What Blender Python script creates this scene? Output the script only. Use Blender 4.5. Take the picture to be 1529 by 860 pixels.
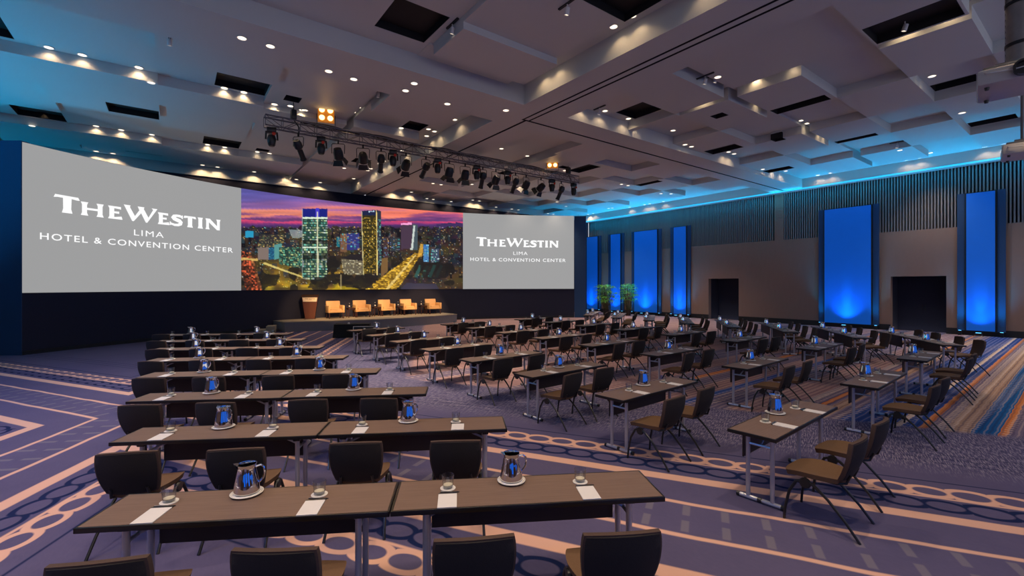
import bpy, bmesh, math, random
import numpy as np
from mathutils import Vector, Matrix

random.seed(7)
sc = bpy.context.scene
for o in list(bpy.data.objects):
    bpy.data.objects.remove(o)
col = sc.collection
R = math.radians
PI = math.pi

# ------------------------------------------------------------------ camera
CAM_H = 2.175
cam_data = bpy.data.cameras.new('camera')
cam_data.sensor_width = 36.0
cam_data.lens = 685.0 / 1529.0 * 36.0
cam_data.shift_y = -4.0 / 1529.0
cam_data.clip_end = 200
cam = bpy.data.objects.new('camera', cam_data)
cam.location = (0, 0, CAM_H)
cam.rotation_euler = (R(90), 0, 0)
col.objects.link(cam)
sc.camera = cam

# ------------------------------------------------------------------ colour management / world
sc.view_settings.view_transform = 'Standard'
sc.view_settings.look = 'None'
sc.view_settings.gamma = 1.0
sc.view_settings.exposure = 0.0
sc.view_settings.use_curve_mapping = False
sc.cycles.use_denoising = True
sc.cycles.max_bounces = 6
sc.cycles.diffuse_bounces = 3
sc.cycles.glossy_bounces = 4
sc.cycles.transmission_bounces = 6
sc.cycles.transparent_max_bounces = 6
sc.cycles.sample_clamp_indirect = 4.0
sc.cycles.caustics_reflective = False
sc.cycles.caustics_refractive = False

WORLD_COL = (0.35, 0.34, 0.37)
WORLD_STR = 2.1
world = bpy.data.worlds.new('world')
sc.world = world
world.use_nodes = True
bg = world.node_tree.nodes['Background']
bg.inputs[0].default_value = (*WORLD_COL, 1)
bg.inputs[1].default_value = WORLD_STR

# light levels (the lamps themselves are built with their fixtures)
P_GENERAL = 460.0      # W of each general downlight
P_WASH = 10.0          # W of each wall washing downlight
P_PANEL = 800.0        # W of each blue uplight
P_TRUSS = 4200.0        # W of each truss spot aimed at the stage
P_SIDE = 950.0        # W of each cyan floor lamp beside the blue panels
E_COVE = 0.9           # strength of the cyan cove strips
E_SCREEN = 1.0
WARM = (1.0, 0.75, 0.52)
WASHC = (1.0, 0.66, 0.36)
WARM2 = (1.0, 0.83, 0.66)

P_CYAN = 170.0       # W of each cyan strip lamp under the cornices
# ------------------------------------------------------------------ room frame: v to the right wall, u to the stage wall
A = R(36.6)
cA, sA = math.cos(A), math.sin(A)
def W(v, u, z=0.0):
    return Vector((v * cA - u * sA, v * sA + u * cA, z))
def VU(x, y):
    return (x * cA + y * sA, -x * sA + y * cA)

# ------------------------------------------------------------------ helpers
def lin(r, g, b):
    f = lambda c: (c / 255 / 12.92) if c / 255 <= 0.04045 else ((c / 255 + 0.055) / 1.055) ** 2.4
    return (f(r), f(g), f(b))

class MB:
    """collects faces for ONE mesh object"""
    def __init__(s):
        s.v = []; s.f = []; s.m = []
    def add(s, vs, fs, mi=0):
        n = len(s.v)
        s.v += [tuple(p) for p in vs]
        s.f += [[i + n for i in f] for f in fs]
        s.m += [mi] * len(fs)
        return s
    def box(s, c, d, rz=0.0, mi=0, ch=0.0):
        """box centre c, size d, optional chamfer ch on vertical and horizontal edges"""
        bm = bmesh.new()
        bmesh.ops.create_cube(bm, size=1.0)
        for v in bm.verts:
            v.co = Vector((v.co.x * d[0], v.co.y * d[1], v.co.z * d[2]))
        if ch > 0:
            bmesh.ops.bevel(bm, geom=bm.edges[:], offset=ch, segments=2, affect='EDGES', profile=0.5)
        M = Matrix.Translation(c) @ Matrix.Rotation(rz, 4, 'Z')
        bm.transform(M)
        bm.verts.index_update()
        s.add([v.co[:] for v in bm.verts], [[v.index for v in f.verts] for f in bm.faces], mi)
        bm.free()
        return s
    def tube(s, pts, r, n=8, mi=0, caps=True):
        pts = [Vector(p) for p in pts]
        rs = r if isinstance(r, (list, tuple)) else [r] * len(pts)
        vs = []; fs = []
        up = None
        for i, p in enumerate(pts):
            t = (pts[min(i + 1, len(pts) - 1)] - pts[max(i - 1, 0)]).normalized()
            if up is None:
                up = Vector((0, 0, 1)) if abs(t.z) < 0.9 else Vector((1, 0, 0))
            a = t.cross(up)
            if a.length < 1e-4:
                a = t.cross(Vector((0.3, 1, 0.2)))
            a.normalize(); b = a.cross(t).normalized(); up = b
            for k in range(n):
                w = 2 * PI * k / n
                vs.append(p + (a * math.cos(w) + b * math.sin(w)) * rs[i])
        for i in range(len(pts) - 1):
            for k in range(n):
                k2 = (k + 1) % n
                fs.append([i * n + k, i * n + k2, (i + 1) * n + k2, (i + 1) * n + k])
        if caps:
            fs.append(list(range(n))[::-1])
            fs.append([(len(pts) - 1) * n + k for k in range(n)])
        return s.add(vs, fs, mi)
    def lathe(s, prof, n=20, c=(0, 0, 0), mi=0, M=None, closed=False):
        """profile of (r, z) turned about z"""
        vs = []; fs = []
        for r, z in prof:
            for k in range(n):
                w = 2 * PI * k / n
                p = Vector((r * math.cos(w), r * math.sin(w), z))
                if M is not None:
                    p = M @ p
                vs.append(p + Vector(c))
        m = len(prof)
        for i in range(m - 1 + (1 if closed else 0)):
            j = (i + 1) % m
            for k in range(n):
                k2 = (k + 1) % n
                fs.append([i * n + k, i * n + k2, j * n + k2, j * n + k])
        if not closed:
            if prof[0][0] > 1e-5: fs.append([k for k in range(n)][::-1])
            if prof[-1][0] > 1e-5: fs.append([(m - 1) * n + k for k in range(n)])
        return s.add(vs, fs, mi)
    def prism(s, poly, z0, z1, mi=0):
        n = len(poly)
        vs = [(p[0], p[1], z0) for p in poly] + [(p[0], p[1], z1) for p in poly]
        fs = [list(range(n))[::-1], list(range(n, 2 * n))]
        for i in range(n):
            j = (i + 1) % n
            fs.append([i, j, n + j, n + i])
        return s.add(vs, fs, mi)
    def grid(s, fn, nu, nv, mi=0):
        vs = [fn(i / nu, j / nv) for j in range(nv + 1) for i in range(nu + 1)]
        fs = []
        for j in range(nv):
            for i in range(nu):
                a = j * (nu + 1) + i
                fs.append([a, a + 1, a + nu + 2, a + nu + 1])
        return s.add(vs, fs, mi)
    def pad(s, top, bot, nu=8, nv=8, mi=0):
        """closed shell between two (i,j) surface functions on [0,1]^2"""
        n0 = len(s.v)
        s.grid(top, nu, nv, mi)
        n1 = len(s.v)
        vs = [bot(i / nu, j / nv) for j in range(nv + 1) for i in range(nu + 1)]
        fs = []
        for j in range(nv):
            for i in range(nu):
                a = j * (nu + 1) + i
                fs.append([a, a + nu + 1, a + nu + 2, a + 1])
        s.add(vs, fs, mi)
        ring = [i for i in range(nu + 1)] + [j * (nu + 1) + nu for j in range(1, nv + 1)] + \
               [nv * (nu + 1) + i for i in range(nu - 1, -1, -1)] + [j * (nu + 1) for j in range(nv - 1, 0, -1)]
        for k in range(len(ring)):
            a, b = ring[k], ring[(k + 1) % len(ring)]
            s.f.append([n0 + a, n1 + a, n1 + b, n0 + b]); s.m.append(mi)
        return s
    def build(s, name, mats, parent=None, loc=None, rz=0.0, smooth=35):
        me = bpy.data.meshes.new(name)
        me.from_pydata(s.v, [], s.f)
        if not isinstance(mats, (list, tuple)):
            mats = [mats]
        for m in mats:
            me.materials.append(m)
        if len(mats) > 1:
            me.polygons.foreach_set('material_index', s.m)
        bm = bmesh.new(); bm.from_mesh(me)
        bmesh.ops.recalc_face_normals(bm, faces=bm.faces)
        bm.to_mesh(me); bm.free()
        if smooth:
            me.polygons.foreach_set('use_smooth', [True] * len(me.polygons))
            me.set_sharp_from_angle(angle=R(smooth))
        me.update()
        o = bpy.data.objects.new(name, me)
        col.objects.link(o)
        if parent is not None:
            o.parent = parent
        if loc is not None:
            o.location = loc
        if rz:
            o.rotation_euler = (0, 0, rz)
        return o

def empty(name, loc=(0, 0, 0), rz=0.0):
    o = bpy.data.objects.new(name, None)
    o.empty_display_size = 0.1
    o.location = loc
    o.rotation_euler = (0, 0, rz)
    col.objects.link(o)
    return o
def tag(o, label, cat, group=None, kind=None):
    o['label'] = label; o['category'] = cat
    if group: o['group'] = group
    if kind: o['kind'] = kind
    return o
def struct(o, label=None):
    o['kind'] = 'structure'
    if label: o['label'] = label
    return o
KIDS = {}
def kids(o):
    return list(o.children)
def copy_tree(o, parent=None):
    c = o.copy(); col.objects.link(c)
    if parent is not None:
        c.parent = parent
    for ch in KIDS.get(o.name) or kids(o):
        copy_tree(ch, c)
    return c
def place(o, loc, rz=0.0):
    o.location = loc; o.rotation_euler = (0, 0, rz)
    return o

# long cyan strip lamps that run just under the cornices and wash ceiling and slats
def strip_lamp(name, v, z, dv, dz, u0, u1, w, power, colr):
    l = bpy.data.lights.new(name, 'AREA'); l.shape = 'RECTANGLE'; l.size = u1 - u0; l.size_y = w; l.energy = power; l.color = colr
    o = bpy.data.objects.new(name, l); col.objects.link(o)
    o.location = W(v, (u0 + u1) / 2, z)
    zax = -(W(dv, 0, dz)).normalized(); xax = W(0, 1, 0); yax = zax.cross(xax)
    o.rotation_euler = Matrix((xax, yax, zax)).transposed().to_euler()
    return o
CYAN = (0.0, 0.36, 0.72)
strip_lamp('cyan_strip_lamp_right', 27.56, 7.36, -0.80, 0.60, -4.0, 26.9, 0.05, P_CYAN, CYAN)
strip_lamp('cyan_strip_lamp_slats', 27.56, 7.34, 0.35, -0.94, -4.0, 26.9, 0.05, P_CYAN * 1.1, CYAN)
strip_lamp('cyan_strip_lamp_left', -8.14, 7.36, 0.80, 0.60, 4.0, 26.9, 0.05, P_CYAN * 1.0, CYAN)

# cyan floor lamps along the left wall, outside the frame
for u_ in (13.0, 15.5, 18.0, 20.5, 23.0, 25.5):
    l = bpy.data.lights.new('left_wash_lamp', 'SPOT'); l.energy = 1100.0; l.color = CYAN; l.spot_size = R(80); l.spot_blend = 1.0; l.shadow_soft_size = 0.05
    o = bpy.data.objects.new('left_wash_lamp', l); col.objects.link(o)
    o.location = W(-8.3, u_, 0.3); o.rotation_euler = (W(-5.0, u_ - 0.5, 8.0) - o.location).to_track_quat('-Z', 'Y').to_euler()

# deep blue floods, unseen and added to tint the carpet at the left
for u_ in (6.0, 10.0, 14.0):
    l = bpy.data.lights.new('added_blue_flood', 'SPOT'); l.energy = 900.0; l.color = (0.10, 0.28, 1.0); l.spot_size = R(70); l.spot_blend = 1.0; l.shadow_soft_size = 0.08
    o = bpy.data.objects.new('added_blue_flood', l); col.objects.link(o)
    o.location = W(-8.5, u_, 6.6); o.rotation_euler = (W(-2.6, u_ - 0.5, 0.0) - o.location).to_track_quat('-Z', 'Y').to_euler()

# ------------------------------------------------------------------ node materials
class NT:
    def __init__(s, mat):
        s.t = mat.node_tree; s.n = s.t.nodes; s.l = s.t.links
    def put(s, sock, val):
        if val is None: return
        if hasattr(val, 'is_linked'):
            s.l.new(val, sock)
        else:
            sock.default_value = val
    def m(s, op, a, b=None, c=None, clamp=False):
        nd = s.n.new('ShaderNodeMath'); nd.operation = op; nd.use_clamp = clamp
        for i, x in enumerate((a, b, c)):
            s.put(nd.inputs[i], x)
        return nd.outputs[0]
    def mix(s, f, a, b):
        nd = s.n.new('ShaderNodeMix'); nd.data_type = 'RGBA'
        s.put(nd.inputs[0], f)
        s.put(nd.inputs[6], a if hasattr(a, 'is_linked') else (*a, 1))
        s.put(nd.inputs[7], b if hasattr(b, 'is_linked') else (*b, 1))
        return nd.outputs[2]
    def obj(s):
        nd = s.n.new('ShaderNodeTexCoord')
        return nd.outputs['Object']
    def xyz(s, v):
        nd = s.n.new('ShaderNodeSeparateXYZ'); s.l.new(v, nd.inputs[0])
        return nd.outputs[0], nd.outputs[1], nd.outputs[2]
    def vec(s, x, y, z=0.0):
        nd = s.n.new('ShaderNodeCombineXYZ')
        for i, q in enumerate((x, y, z)): s.put(nd.inputs[i], q)
        return nd.outputs[0]
    def noise(s, v, scale, detail=2.0, rough=0.5):
        nd = s.n.new('ShaderNodeTexNoise')
        s.l.new(v, nd.inputs['Vector']); nd.inputs['Scale'].default_value = scale
        nd.inputs['Detail'].default_value = detail; nd.inputs['Roughness'].default_value = rough
        return nd.outputs[0]
    def band(s, x, c, h, soft=0.012):
        """1 where |x - c| < h"""
        d = s.m('ABSOLUTE', s.m('SUBTRACT', x, c))
        return s.m('DIVIDE', s.m('SUBTRACT', h + soft, d), 2 * soft, clamp=True)
    def gt(s, x, c, soft=0.02):
        return s.m('DIVIDE', s.m('SUBTRACT', x, c - soft), 2 * soft, clamp=True)
    def bump(s, h, strength, dist=0.01):
        nd = s.n.new('ShaderNodeBump'); s.l.new(h, nd.inputs['Height'])
        nd.inputs['Strength'].default_value = strength; nd.inputs['Distance'].default_value = dist
        return nd.outputs[0]

MATS = {}
def mat(name, rgb, rough=0.6, metal=0.0, var=0.08, scale=8.0, stretch=(1, 1, 1), bump=0.0, spec=None, emit=None, estr=0.0, sheen=0.0, trans=0.0, ior=1.45):
    if name in MATS: return MATS[name]
    m = bpy.data.materials.new(name); m.use_nodes = True
    nt = NT(m); b = nt.n['Principled BSDF']
    b.inputs['Roughness'].default_value = rough
    b.inputs['Metallic'].default_value = metal
    if spec is not None: b.inputs['Specular IOR Level'].default_value = spec
    if var > 0 or bump > 0:
        x, y, z = nt.xyz(nt.obj())
        v = nt.vec(nt.m('MULTIPLY', x, stretch[0]), nt.m('MULTIPLY', y, stretch[1]), nt.m('MULTIPLY', z, stretch[2]))
        n = nt.noise(v, scale, 3.0)
        lo = tuple(c * (1 - var) for c in rgb); hi = tuple(min(1, c * (1 + var)) for c in rgb)
        nt.l.new(nt.mix(n, lo, hi), b.inputs['Base Color'])
        if bump: nt.l.new(nt.bump(n, bump), b.inputs['Normal'])
    else:
        b.inputs['Base Color'].default_value = (*rgb, 1)
    if emit is not None:
        b.inputs['Emission Color'].default_value = (*emit, 1)
        b.inputs['Emission Strength'].default_value = estr
    if sheen: b.inputs['Sheen Weight'].default_value = sheen
    if trans:
        b.inputs['Transmission Weight'].default_value = trans; b.inputs['IOR'].default_value = ior
    MATS[name] = m
    return m

M_CEIL = mat('ceiling_paint', lin(202, 206, 204), 0.75, var=0.02, scale=1.0)
M_BLACK = mat('black_matte', (0.008, 0.008, 0.009), 0.7, var=0.2)
M_BLACKP = mat('black_plastic', (0.012, 0.012, 0.013), 0.35, var=0.1)
M_GROOVE = mat('groove_black', (0.012, 0.013, 0.018), 0.6, var=0.1)
M_DRAPE = mat('dark_fabric', lin(34, 36, 56), 0.9, var=0.12, scale=40, stretch=(1, 1, 0.15), bump=0.1)
M_NAVY = mat('navy_fabric', lin(34, 66, 104), 0.9, var=0.1, scale=20, bump=0.05)
M_WALL = mat('wall_fabric', lin(142, 114, 100), 0.85, var=0.06, scale=6, stretch=(1, 1, 0.3), bump=0.03)
M_SLAT = mat('slat_wood', lin(126, 118, 118), 0.6, var=0.1, scale=5, stretch=(4, 4, 0.4))
M_SLATBACK = mat('slat_backing', lin(14, 16, 22), 0.8, var=0.1)
M_BASE = mat('black_baseboard', (0.01, 0.01, 0.012), 0.5, var=0.1)
M_PANEL = mat('backlit_panel_fabric', lin(14, 96, 190), 0.8, var=0.03, scale=3, emit=lin(0, 66, 150), estr=0.62)
M_REARGLOW = mat('added_blue_glow', lin(24, 96, 200), 0.8, var=0.0, emit=lin(0, 105, 230), estr=1.3)  # glow of the panels added behind the camera
M_CHROME = mat('chrome', (0.75, 0.75, 0.77), 0.10, 1.0, var=0.02)
M_STEEL = mat('polished_steel', (0.82, 0.82, 0.84), 0.045, 1.0, var=0.01)
M_GREYMETAL = mat('grey_metal', (0.50, 0.50, 0.55), 0.35, 0.55, var=0.03)
M_ALU = mat('truss_aluminium', (0.20, 0.20, 0.215), 0.35, 0.9, var=0.1)
M_WHITE = mat('white_ceramic', (0.78, 0.76, 0.73), 0.25, var=0.01)
M_PAPER = mat('white_paper', (0.66, 0.65, 0.65), 0.7, var=0.015, scale=20)
M_COASTER = mat('white_coaster', (0.76, 0.74, 0.71), 0.6, var=0.02, scale=30)
M_PEN = mat('black_pen', (0.015, 0.014, 0.015), 0.3, var=0.05)
def thin_glass():
    m = bpy.data.materials.new('clear_glass'); m.use_nodes = True
    nt = NT(m); nt.n.remove(nt.n['Principled BSDF'])
    t = nt.n.new('ShaderNodeBsdfTransparent'); t.inputs[0].default_value = (0.90, 0.93, 0.95, 1)
    g = nt.n.new('ShaderNodeBsdfGlossy'); g.inputs['Roughness'].default_value = 0.03
    lw = nt.n.new('ShaderNodeLayerWeight'); lw.inputs[0].default_value = 0.35
    mx = nt.n.new('ShaderNodeMixShader')
    nt.l.new(nt.m('ADD', nt.m('MULTIPLY', lw.outputs['Facing'], 0.45), 0.03), mx.inputs[0])
    nt.l.new(t.outputs[0], mx.inputs[1]); nt.l.new(g.outputs[0], mx.inputs[2])
    nt.l.new(mx.outputs[0], nt.n['Material Output'].inputs[0])
    return m
M_GLASS = thin_glass()
M_CREAM = mat('cream_base', (0.90, 0.80, 0.58), 0.4, var=0.05)
M_CHAIR = mat('brown_upholstery', lin(104, 77, 52), 0.8, var=0.15, scale=90, bump=0.12)
M_CHAIRRIM = mat('dark_brown_upholstery', lin(70, 52, 44), 0.8, var=0.15, scale=90, bump=0.12)
M_CHAIRBK = mat('black_upholstery', lin(30, 25, 24), 0.85, var=0.2, scale=110, bump=0.15)
M_TOPEDGE = mat('black_edge_band', lin(20, 17, 17), 0.4, var=0.1)
M_MODESTY = mat('dark_modesty_board', lin(46, 34, 32), 0.5, var=0.1, scale=3, stretch=(0.5, 4, 4))
M_TAN = mat('tan_leather', lin(214, 170, 118), 0.6, var=0.05, scale=6, bump=0.04)
M_DWOOD = mat('dark_red_wood', lin(62, 34, 26), 0.35, var=0.15, scale=4, stretch=(4, 4, 0.6))
M_LWOOD = mat('lectern_wood', lin(92, 54, 40), 0.35, var=0.15, scale=4, stretch=(4, 4, 0.5))
M_SIGN = mat('cream_sign', lin(240, 220, 190), 0.5, var=0.03)
M_STAGETOP = mat('stage_carpet', lin(150, 140, 124), 0.9, var=0.1, scale=60, bump=0.1)
M_STAGESIDE = mat('stage_skirt', lin(118, 117, 124), 0.9, var=0.1, scale=30, stretch=(1, 1, 0.1))
M_LEAF = mat('palm_leaf', lin(120, 190, 60), 0.5, var=0.35, scale=3)
M_POT = mat('dark_pot', lin(50, 38, 32), 0.5, var=0.1)
M_STEM = mat('palm_stem', lin(90, 84, 50), 0.7, var=0.2)
M_PROJ = mat('projector_shell', lin(196, 192, 186), 0.4, var=0.02)
M_PROJD = mat('projector_grey', lin(110, 108, 106), 0.5, var=0.03)
M_CLOTH = mat('black_tablecloth', (0.010, 0.010, 0.011), 0.9, var=0.2, scale=20)
M_FOIL = mat('foil_duct', (0.42, 0.40, 0.36), 0.30, 1.0, var=0.25, scale=6)
M_REDGEL = mat('red_lens', (0.25, 0.02, 0.015), 0.2, var=0.02, emit=(0.8, 0.05, 0.03), estr=0.06)
M_AMBER = mat('amber_lamp', (0.9, 0.55, 0.2), 0.4, var=0.0, emit=(1.0, 0.62, 0.22), estr=4.0)
M_AMBERH = mat('amber_reflector', (0.40, 0.15, 0.02), 0.4, var=0.1, emit=(0.9, 0.28, 0.02), estr=0.35)
M_LENS = mat('downlight_lens', (0.9, 0.85, 0.75), 0.4, var=0.0, emit=(1.0, 0.84, 0.64), estr=1.8)
M_LENSOFF = mat('downlight_trim', (0.70, 0.69, 0.68), 0.4, var=0.02)
M_COVE = mat('cyan_led_strip', (0.1, 0.4, 0.5), 0.5, var=0.0, emit=(0.02, 0.50, 0.85), estr=E_COVE)
M_BLUELED = mat('blue_lamp', (0.1, 0.3, 0.6), 0.5, var=0.0, emit=(0.1, 0.55, 1.0), estr=4.0)
M_GREYSCREEN = mat('lit_grey_screen', (0.02, 0.02, 0.02), 0.6, var=0.0, emit=lin(157, 157, 157), estr=E_SCREEN)
M_WHITELET = mat('lit_white_lettering', (0.02, 0.02, 0.02), 0.6, var=0.0, emit=(1, 1, 1), estr=1.0)

def wood_top():
    m = bpy.data.materials.new('table_laminate'); m.use_nodes = True
    nt = NT(m); b = nt.n['Principled BSDF']
    x, y, z = nt.xyz(nt.obj())
    v = nt.vec(nt.m('MULTIPLY', x, 1.2), nt.m('MULTIPLY', y, 26.0), z)
    n = nt.noise(v, 3.0, 4.0, 0.6)
    nt.l.new(nt.mix(n, lin(94, 76, 68), lin(128, 106, 94)), b.inputs['Base Color'])
    b.inputs['Roughness'].default_value = 0.55
    b.inputs['Specular IOR Level'].default_value = 0.25
    return m
M_TOP = wood_top()

# ------------------------------------------------------------------ carpet
def carpet():
    m = bpy.data.materials.new('patterned_carpet'); m.use_nodes = True
    nt = NT(m); b = nt.n['Principled BSDF']
    b.inputs['Roughness'].default_value = 0.95
    b.inputs['Specular IOR Level'].default_value = 0.1
    co = nt.obj()
    v, u, z = nt.xyz(co)
    wob = nt.m('MULTIPLY', nt.m('SUBTRACT', nt.noise(co, 1.1, 2.0), 0.5), 0.10)
    mul, add, sub, ab, mn, mx = (lambda a, c: nt.m('MULTIPLY', a, c)), (lambda a, c: nt.m('ADD', a, c)), \
        (lambda a, c: nt.m('SUBTRACT', a, c)), (lambda a: nt.m('ABSOLUTE', a)), (lambda a, c: nt.m('MINIMUM', a, c)), (lambda a, c: nt.m('MAXIMUM', a, c))
    D1 = sub(add(v, mul(u, 0.59)), 5.32)
    D2 = add(sub(v, mul(u, 0.52)), 5.85)
    a1 = ab(D1); a2 = ab(D2)
    first = nt.gt(sub(a2, a1), 0.0, 0.003)                 # 1: the family falling to the right is nearer
    d = mn(a1, a2)
    dw = add(d, wob)
    t1 = nt.m('DIVIDE', sub(u, mul(v, 0.59)), 1.161)
    t2 = nt.m('DIVIDE', add(u, mul(v, 0.52)), 1.127)
    t = add(mul(first, t1), mul(sub(1.0, first), t2))
    # colours
    base = lin(98, 92, 124); base2 = lin(79, 76, 108); peach = lin(216, 172, 152); navy = lin(24, 36, 76); dash = lin(128, 122, 132)
    big = nt.noise(co, 2.2, 3.0)
    fine = nt.noise(nt.vec(mul(v, 5.0), mul(u, 1.6)), 9.0, 2.0)
    c = nt.mix(nt.m('ADD', mul(big, 0.6), mul(fine, 0.4)), base2, base)
    # dashes
    per = 0.34
    tt = t
    fr = nt.m('ABSOLUTE', sub(nt.m('FRACT', nt.m('DIVIDE', tt, per)), 0.5))
    dm = mul(nt.gt(mul(fr, -1.0), -0.10, 0.02), nt.band(d, 0.18, 0.12))
    c = nt.mix(mul(dm, 0.55), c, dash)
    # thin, thick stripes
    c = nt.mix(nt.band(dw, 0.37, 0.035), c, peach)
    c = nt.mix(nt.band(add(d, mul(wob, 0.3)), 1.06, 0.095), c, peach)
    # chains of rings
    def rings(centre, colr, rx, ry, per, thick, c):
        x = mul(sub(nt.m('FRACT', nt.m('DIVIDE', t, per)), 0.5), per)
        y = sub(dw, centre)
        sz = add(0.85, mul(nt.noise(nt.vec(nt.m('FLOOR', nt.m('DIVIDE', t, per)), first), 3.7, 0.0), 0.35))
        rr = nt.m('SQRT', add(nt.m('POWER', ab(nt.m('DIVIDE', x, mul(sz, rx))), 2.0), nt.m('POWER', ab(nt.m('DIVIDE', y, mul(sz, ry))), 2.0)))
        return nt.mix(nt.band(rr, 1.0, thick, 0.05), c, colr)
    c = rings(1.43, navy, 0.180, 0.135, 0.335, 0.20, c)
    c = nt.mix(nt.band(dw, 1.66, 0.022), c, peach)
    c = rings(1.84, peach, 0.180, 0.140, 0.335, 0.24, c)
    c = nt.mix(nt.band(d, 2.22, 0.014), c, navy)
    for k in (3.05, 3.25, 3.45):
        c = nt.mix(mul(nt.band(d, k, 0.014), 0.8), c, navy)
    # rippled grey border of the inner field
    inw = mn(D1, D2)
    rip = nt.noise(nt.vec(mul(add(v, mul(u, 0.9)), 2.0), mul(sub(u, mul(v, 0.35)), 22.0)), 3.2, 3.0, 0.6)
    ripm = mul(mul(nt.gt(inw, 2.75, 0.3), nt.gt(mul(inw, -1.0), -6.0, 0.2)), nt.gt(rip, 0.55, 0.04))
    c = nt.mix(mul(ripm, 0.55), c, lin(164, 156, 170))
    c = nt.mix(mul(mul(nt.gt(inw, 2.9, 0.3), nt.gt(mul(rip, -1.0), -0.45, 0.04)), 0.6), c, lin(44, 48, 84))
    # inner field: bands running towards the right wall
    ramp = nt.n.new('ShaderNodeValToRGB'); ramp.color_ramp.interpolation = 'CONSTANT'
    U0, U1 = -3.0, 20.0
    rust, tan, blue, teal, mauve, sal, dk, cream = lin(206, 124, 66), lin(176, 142, 120), lin(52, 82, 148), lin(28, 92, 150), lin(112, 100, 124), lin(158, 124, 124), lin(44, 46, 82), lin(214, 190, 172)
    stops = [(-3, mauve), (-2.2, tan), (-1.9, mauve), (-1.2, blue), (-0.6, mauve), (0.2, tan), (0.5, mauve), (1.02, rust), (1.09, teal), (1.38, tan), (1.60, mauve), (1.77, rust), (1.88, blue),
             (2.10, cream), (2.13, blue), (2.78, mauve), (3.0, tan), (3.12, mauve), (3.26, rust), (3.36, mauve), (3.6, sal), (4.2, mauve), (4.85, blue), (5.0, sal), (5.5, mauve), (5.95, rust), (6.08, mauve),
             (6.5, sal), (7.1, mauve), (8.0, sal), (9.8, mauve), (10.4, sal)]
    cr = ramp.color_ramp
    while len(cr.elements) > 1: cr.elements.remove(cr.elements[-1])
    cr.elements[0].position = 0.0; cr.elements[0].color = (*stops[0][1], 1)
    for p, q in stops[1:]:
        e = cr.elements.new((p - U0) / (U1 - U0)); e.color = (*q, 1)
    uw = add(sub(u, mul(sub(v, 9.4), 0.035)), mul(sub(nt.noise(nt.vec(mul(v, 1.2), 0.0), 2.0, 2.0), 0.5), 0.06))
    nt.l.new(nt.m('DIVIDE', sub(uw, U0), U1 - U0), ramp.inputs[0])
    inner = ramp.outputs[0]
    # cross hatching of the bands
    h1 = nt.m('SINE', mul(add(v, mul(u, 0.1)), 42.0))
    h2 = nt.m('SINE', mul(add(uw, mul(wob, 0.2)), 58.0))
    sel = nt.noise(nt.vec(0.0, mul(u, 2.2)), 2.0, 1.0)
    inner = nt.mix(mul(mul(nt.gt(h1, 0.35, 0.2), nt.gt(sel, 0.52, 0.02)), 0.40), inner, cream)
    inner = nt.mix(mul(nt.gt(h2, 0.72, 0.15), 0.40), inner, dk)
    inner = nt.mix(mul(nt.gt(mul(h2, -1.0), 0.80, 0.1), 0.25), inner, cream)
    lad = mul(nt.band(uw, 3.58, 0.06), nt.gt(nt.m('SINE', mul(v, 60.0)), 0.0, 0.2))
    inner = nt.mix(mul(lad, 0.9), inner, cream)
    # ladder of rings along the orange line near the aisle
    for cu, pr, clr in ((1.68, 0.11, cream),):
        x = mul(sub(nt.m('FRACT', nt.m('DIVIDE', v, pr)), 0.5), pr)
        y = sub(uw, cu)
        rr = nt.m('SQRT', add(nt.m('POWER', ab(nt.m('DIVIDE', x, 0.05)), 2.0), nt.m('POWER', ab(nt.m('DIVIDE', y, 0.085)), 2.0)))
        inner = nt.mix(nt.band(rr, 1.0, 0.16, 0.06), inner, clr)
    c = nt.mix(nt.gt(add(inw, mul(wob, 2.0)), 5.0, 0.10), c, inner)
    nt.l.new(c, b.inputs['Base Color'])
    nt.l.new(nt.bump(nt.noise(co, 140.0, 2.0), 0.25, 0.004), b.inputs['Normal'])
    return m
M_CARPET = carpet()

V0, V1, U0, U1 = -8.7, 28.0, -5.0, 27.0
f = MB().box(((V0 + V1) / 2, (U0 + U1) / 2, -0.1), (V1 - V0 + 1.2, U1 - U0 + 1.2, 0.2))
struct(f.build('floor', M_CARPET, rz=A), 'patterned purple ballroom carpet')

# ------------------------------------------------------------------ ceiling: a field of panels hung at different heights
CR = []          # (v0, v1, u0, u1, z)
VENTS = []       # (v0, v1, u0, u1, bay)
def cell(v0, v1, u0, u1, z): CR.append((v0, v1, u0, u1, z))
HI, MID, LO, TOP = 7.98, 7.86, 7.70, 8.08
cell(V0, V1, U0, U1, 7.95)
# far left bay
cl = [(-8.7, -5.5, [(12.3, 17, LO), (17, 21.5, HI), (21.5, 27, LO)]),
      (-5.5, -2.9, [(12.3, 15.85, HI), (15.85, 17.9, LO), (17.9, 21.0, MID), (21.0, 22.65, HI), (22.65, 25.2, LO), (25.2, 27, HI)]),
      (-2.9, -0.3, [(12.3, 15.85, HI), (15.85, 19.35, LO), (19.35, 22.55, HI), (22.55, 24.6, LO), (24.6, 27, HI)]),
      (-0.3, 2.3, [(12.3, 14.1, LO), (14.1, 15.95, HI), (15.95, 17.75, LO), (17.75, 20.8, MID), (20.8, 22.75, HI), (22.75, 25.0, LO), (25.0, 27, HI)]),
      (2.3, 4.85, [(12.3, 16.1, MID), (16.1, 18.6, LO), (18.6, 22.7, HI), (22.7, 25.2, LO), (25.2, 27, HI)]),
      (4.85, 5.1, [(12.3, 27, TOP)]),
      (5.1, 7.55, [(12.3, 14.4, LO), (14.4, 16.1, HI), (16.1, 20.0, LO), (20.0, 22.4, HI), (22.4, 27, MID)]),
      (7.55, 8.35, [(12.3, 27, TOP)])]
for a, b, L in cl:
    for u0, u1, z in L: cell(a, b, u0, u1, z)
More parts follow.
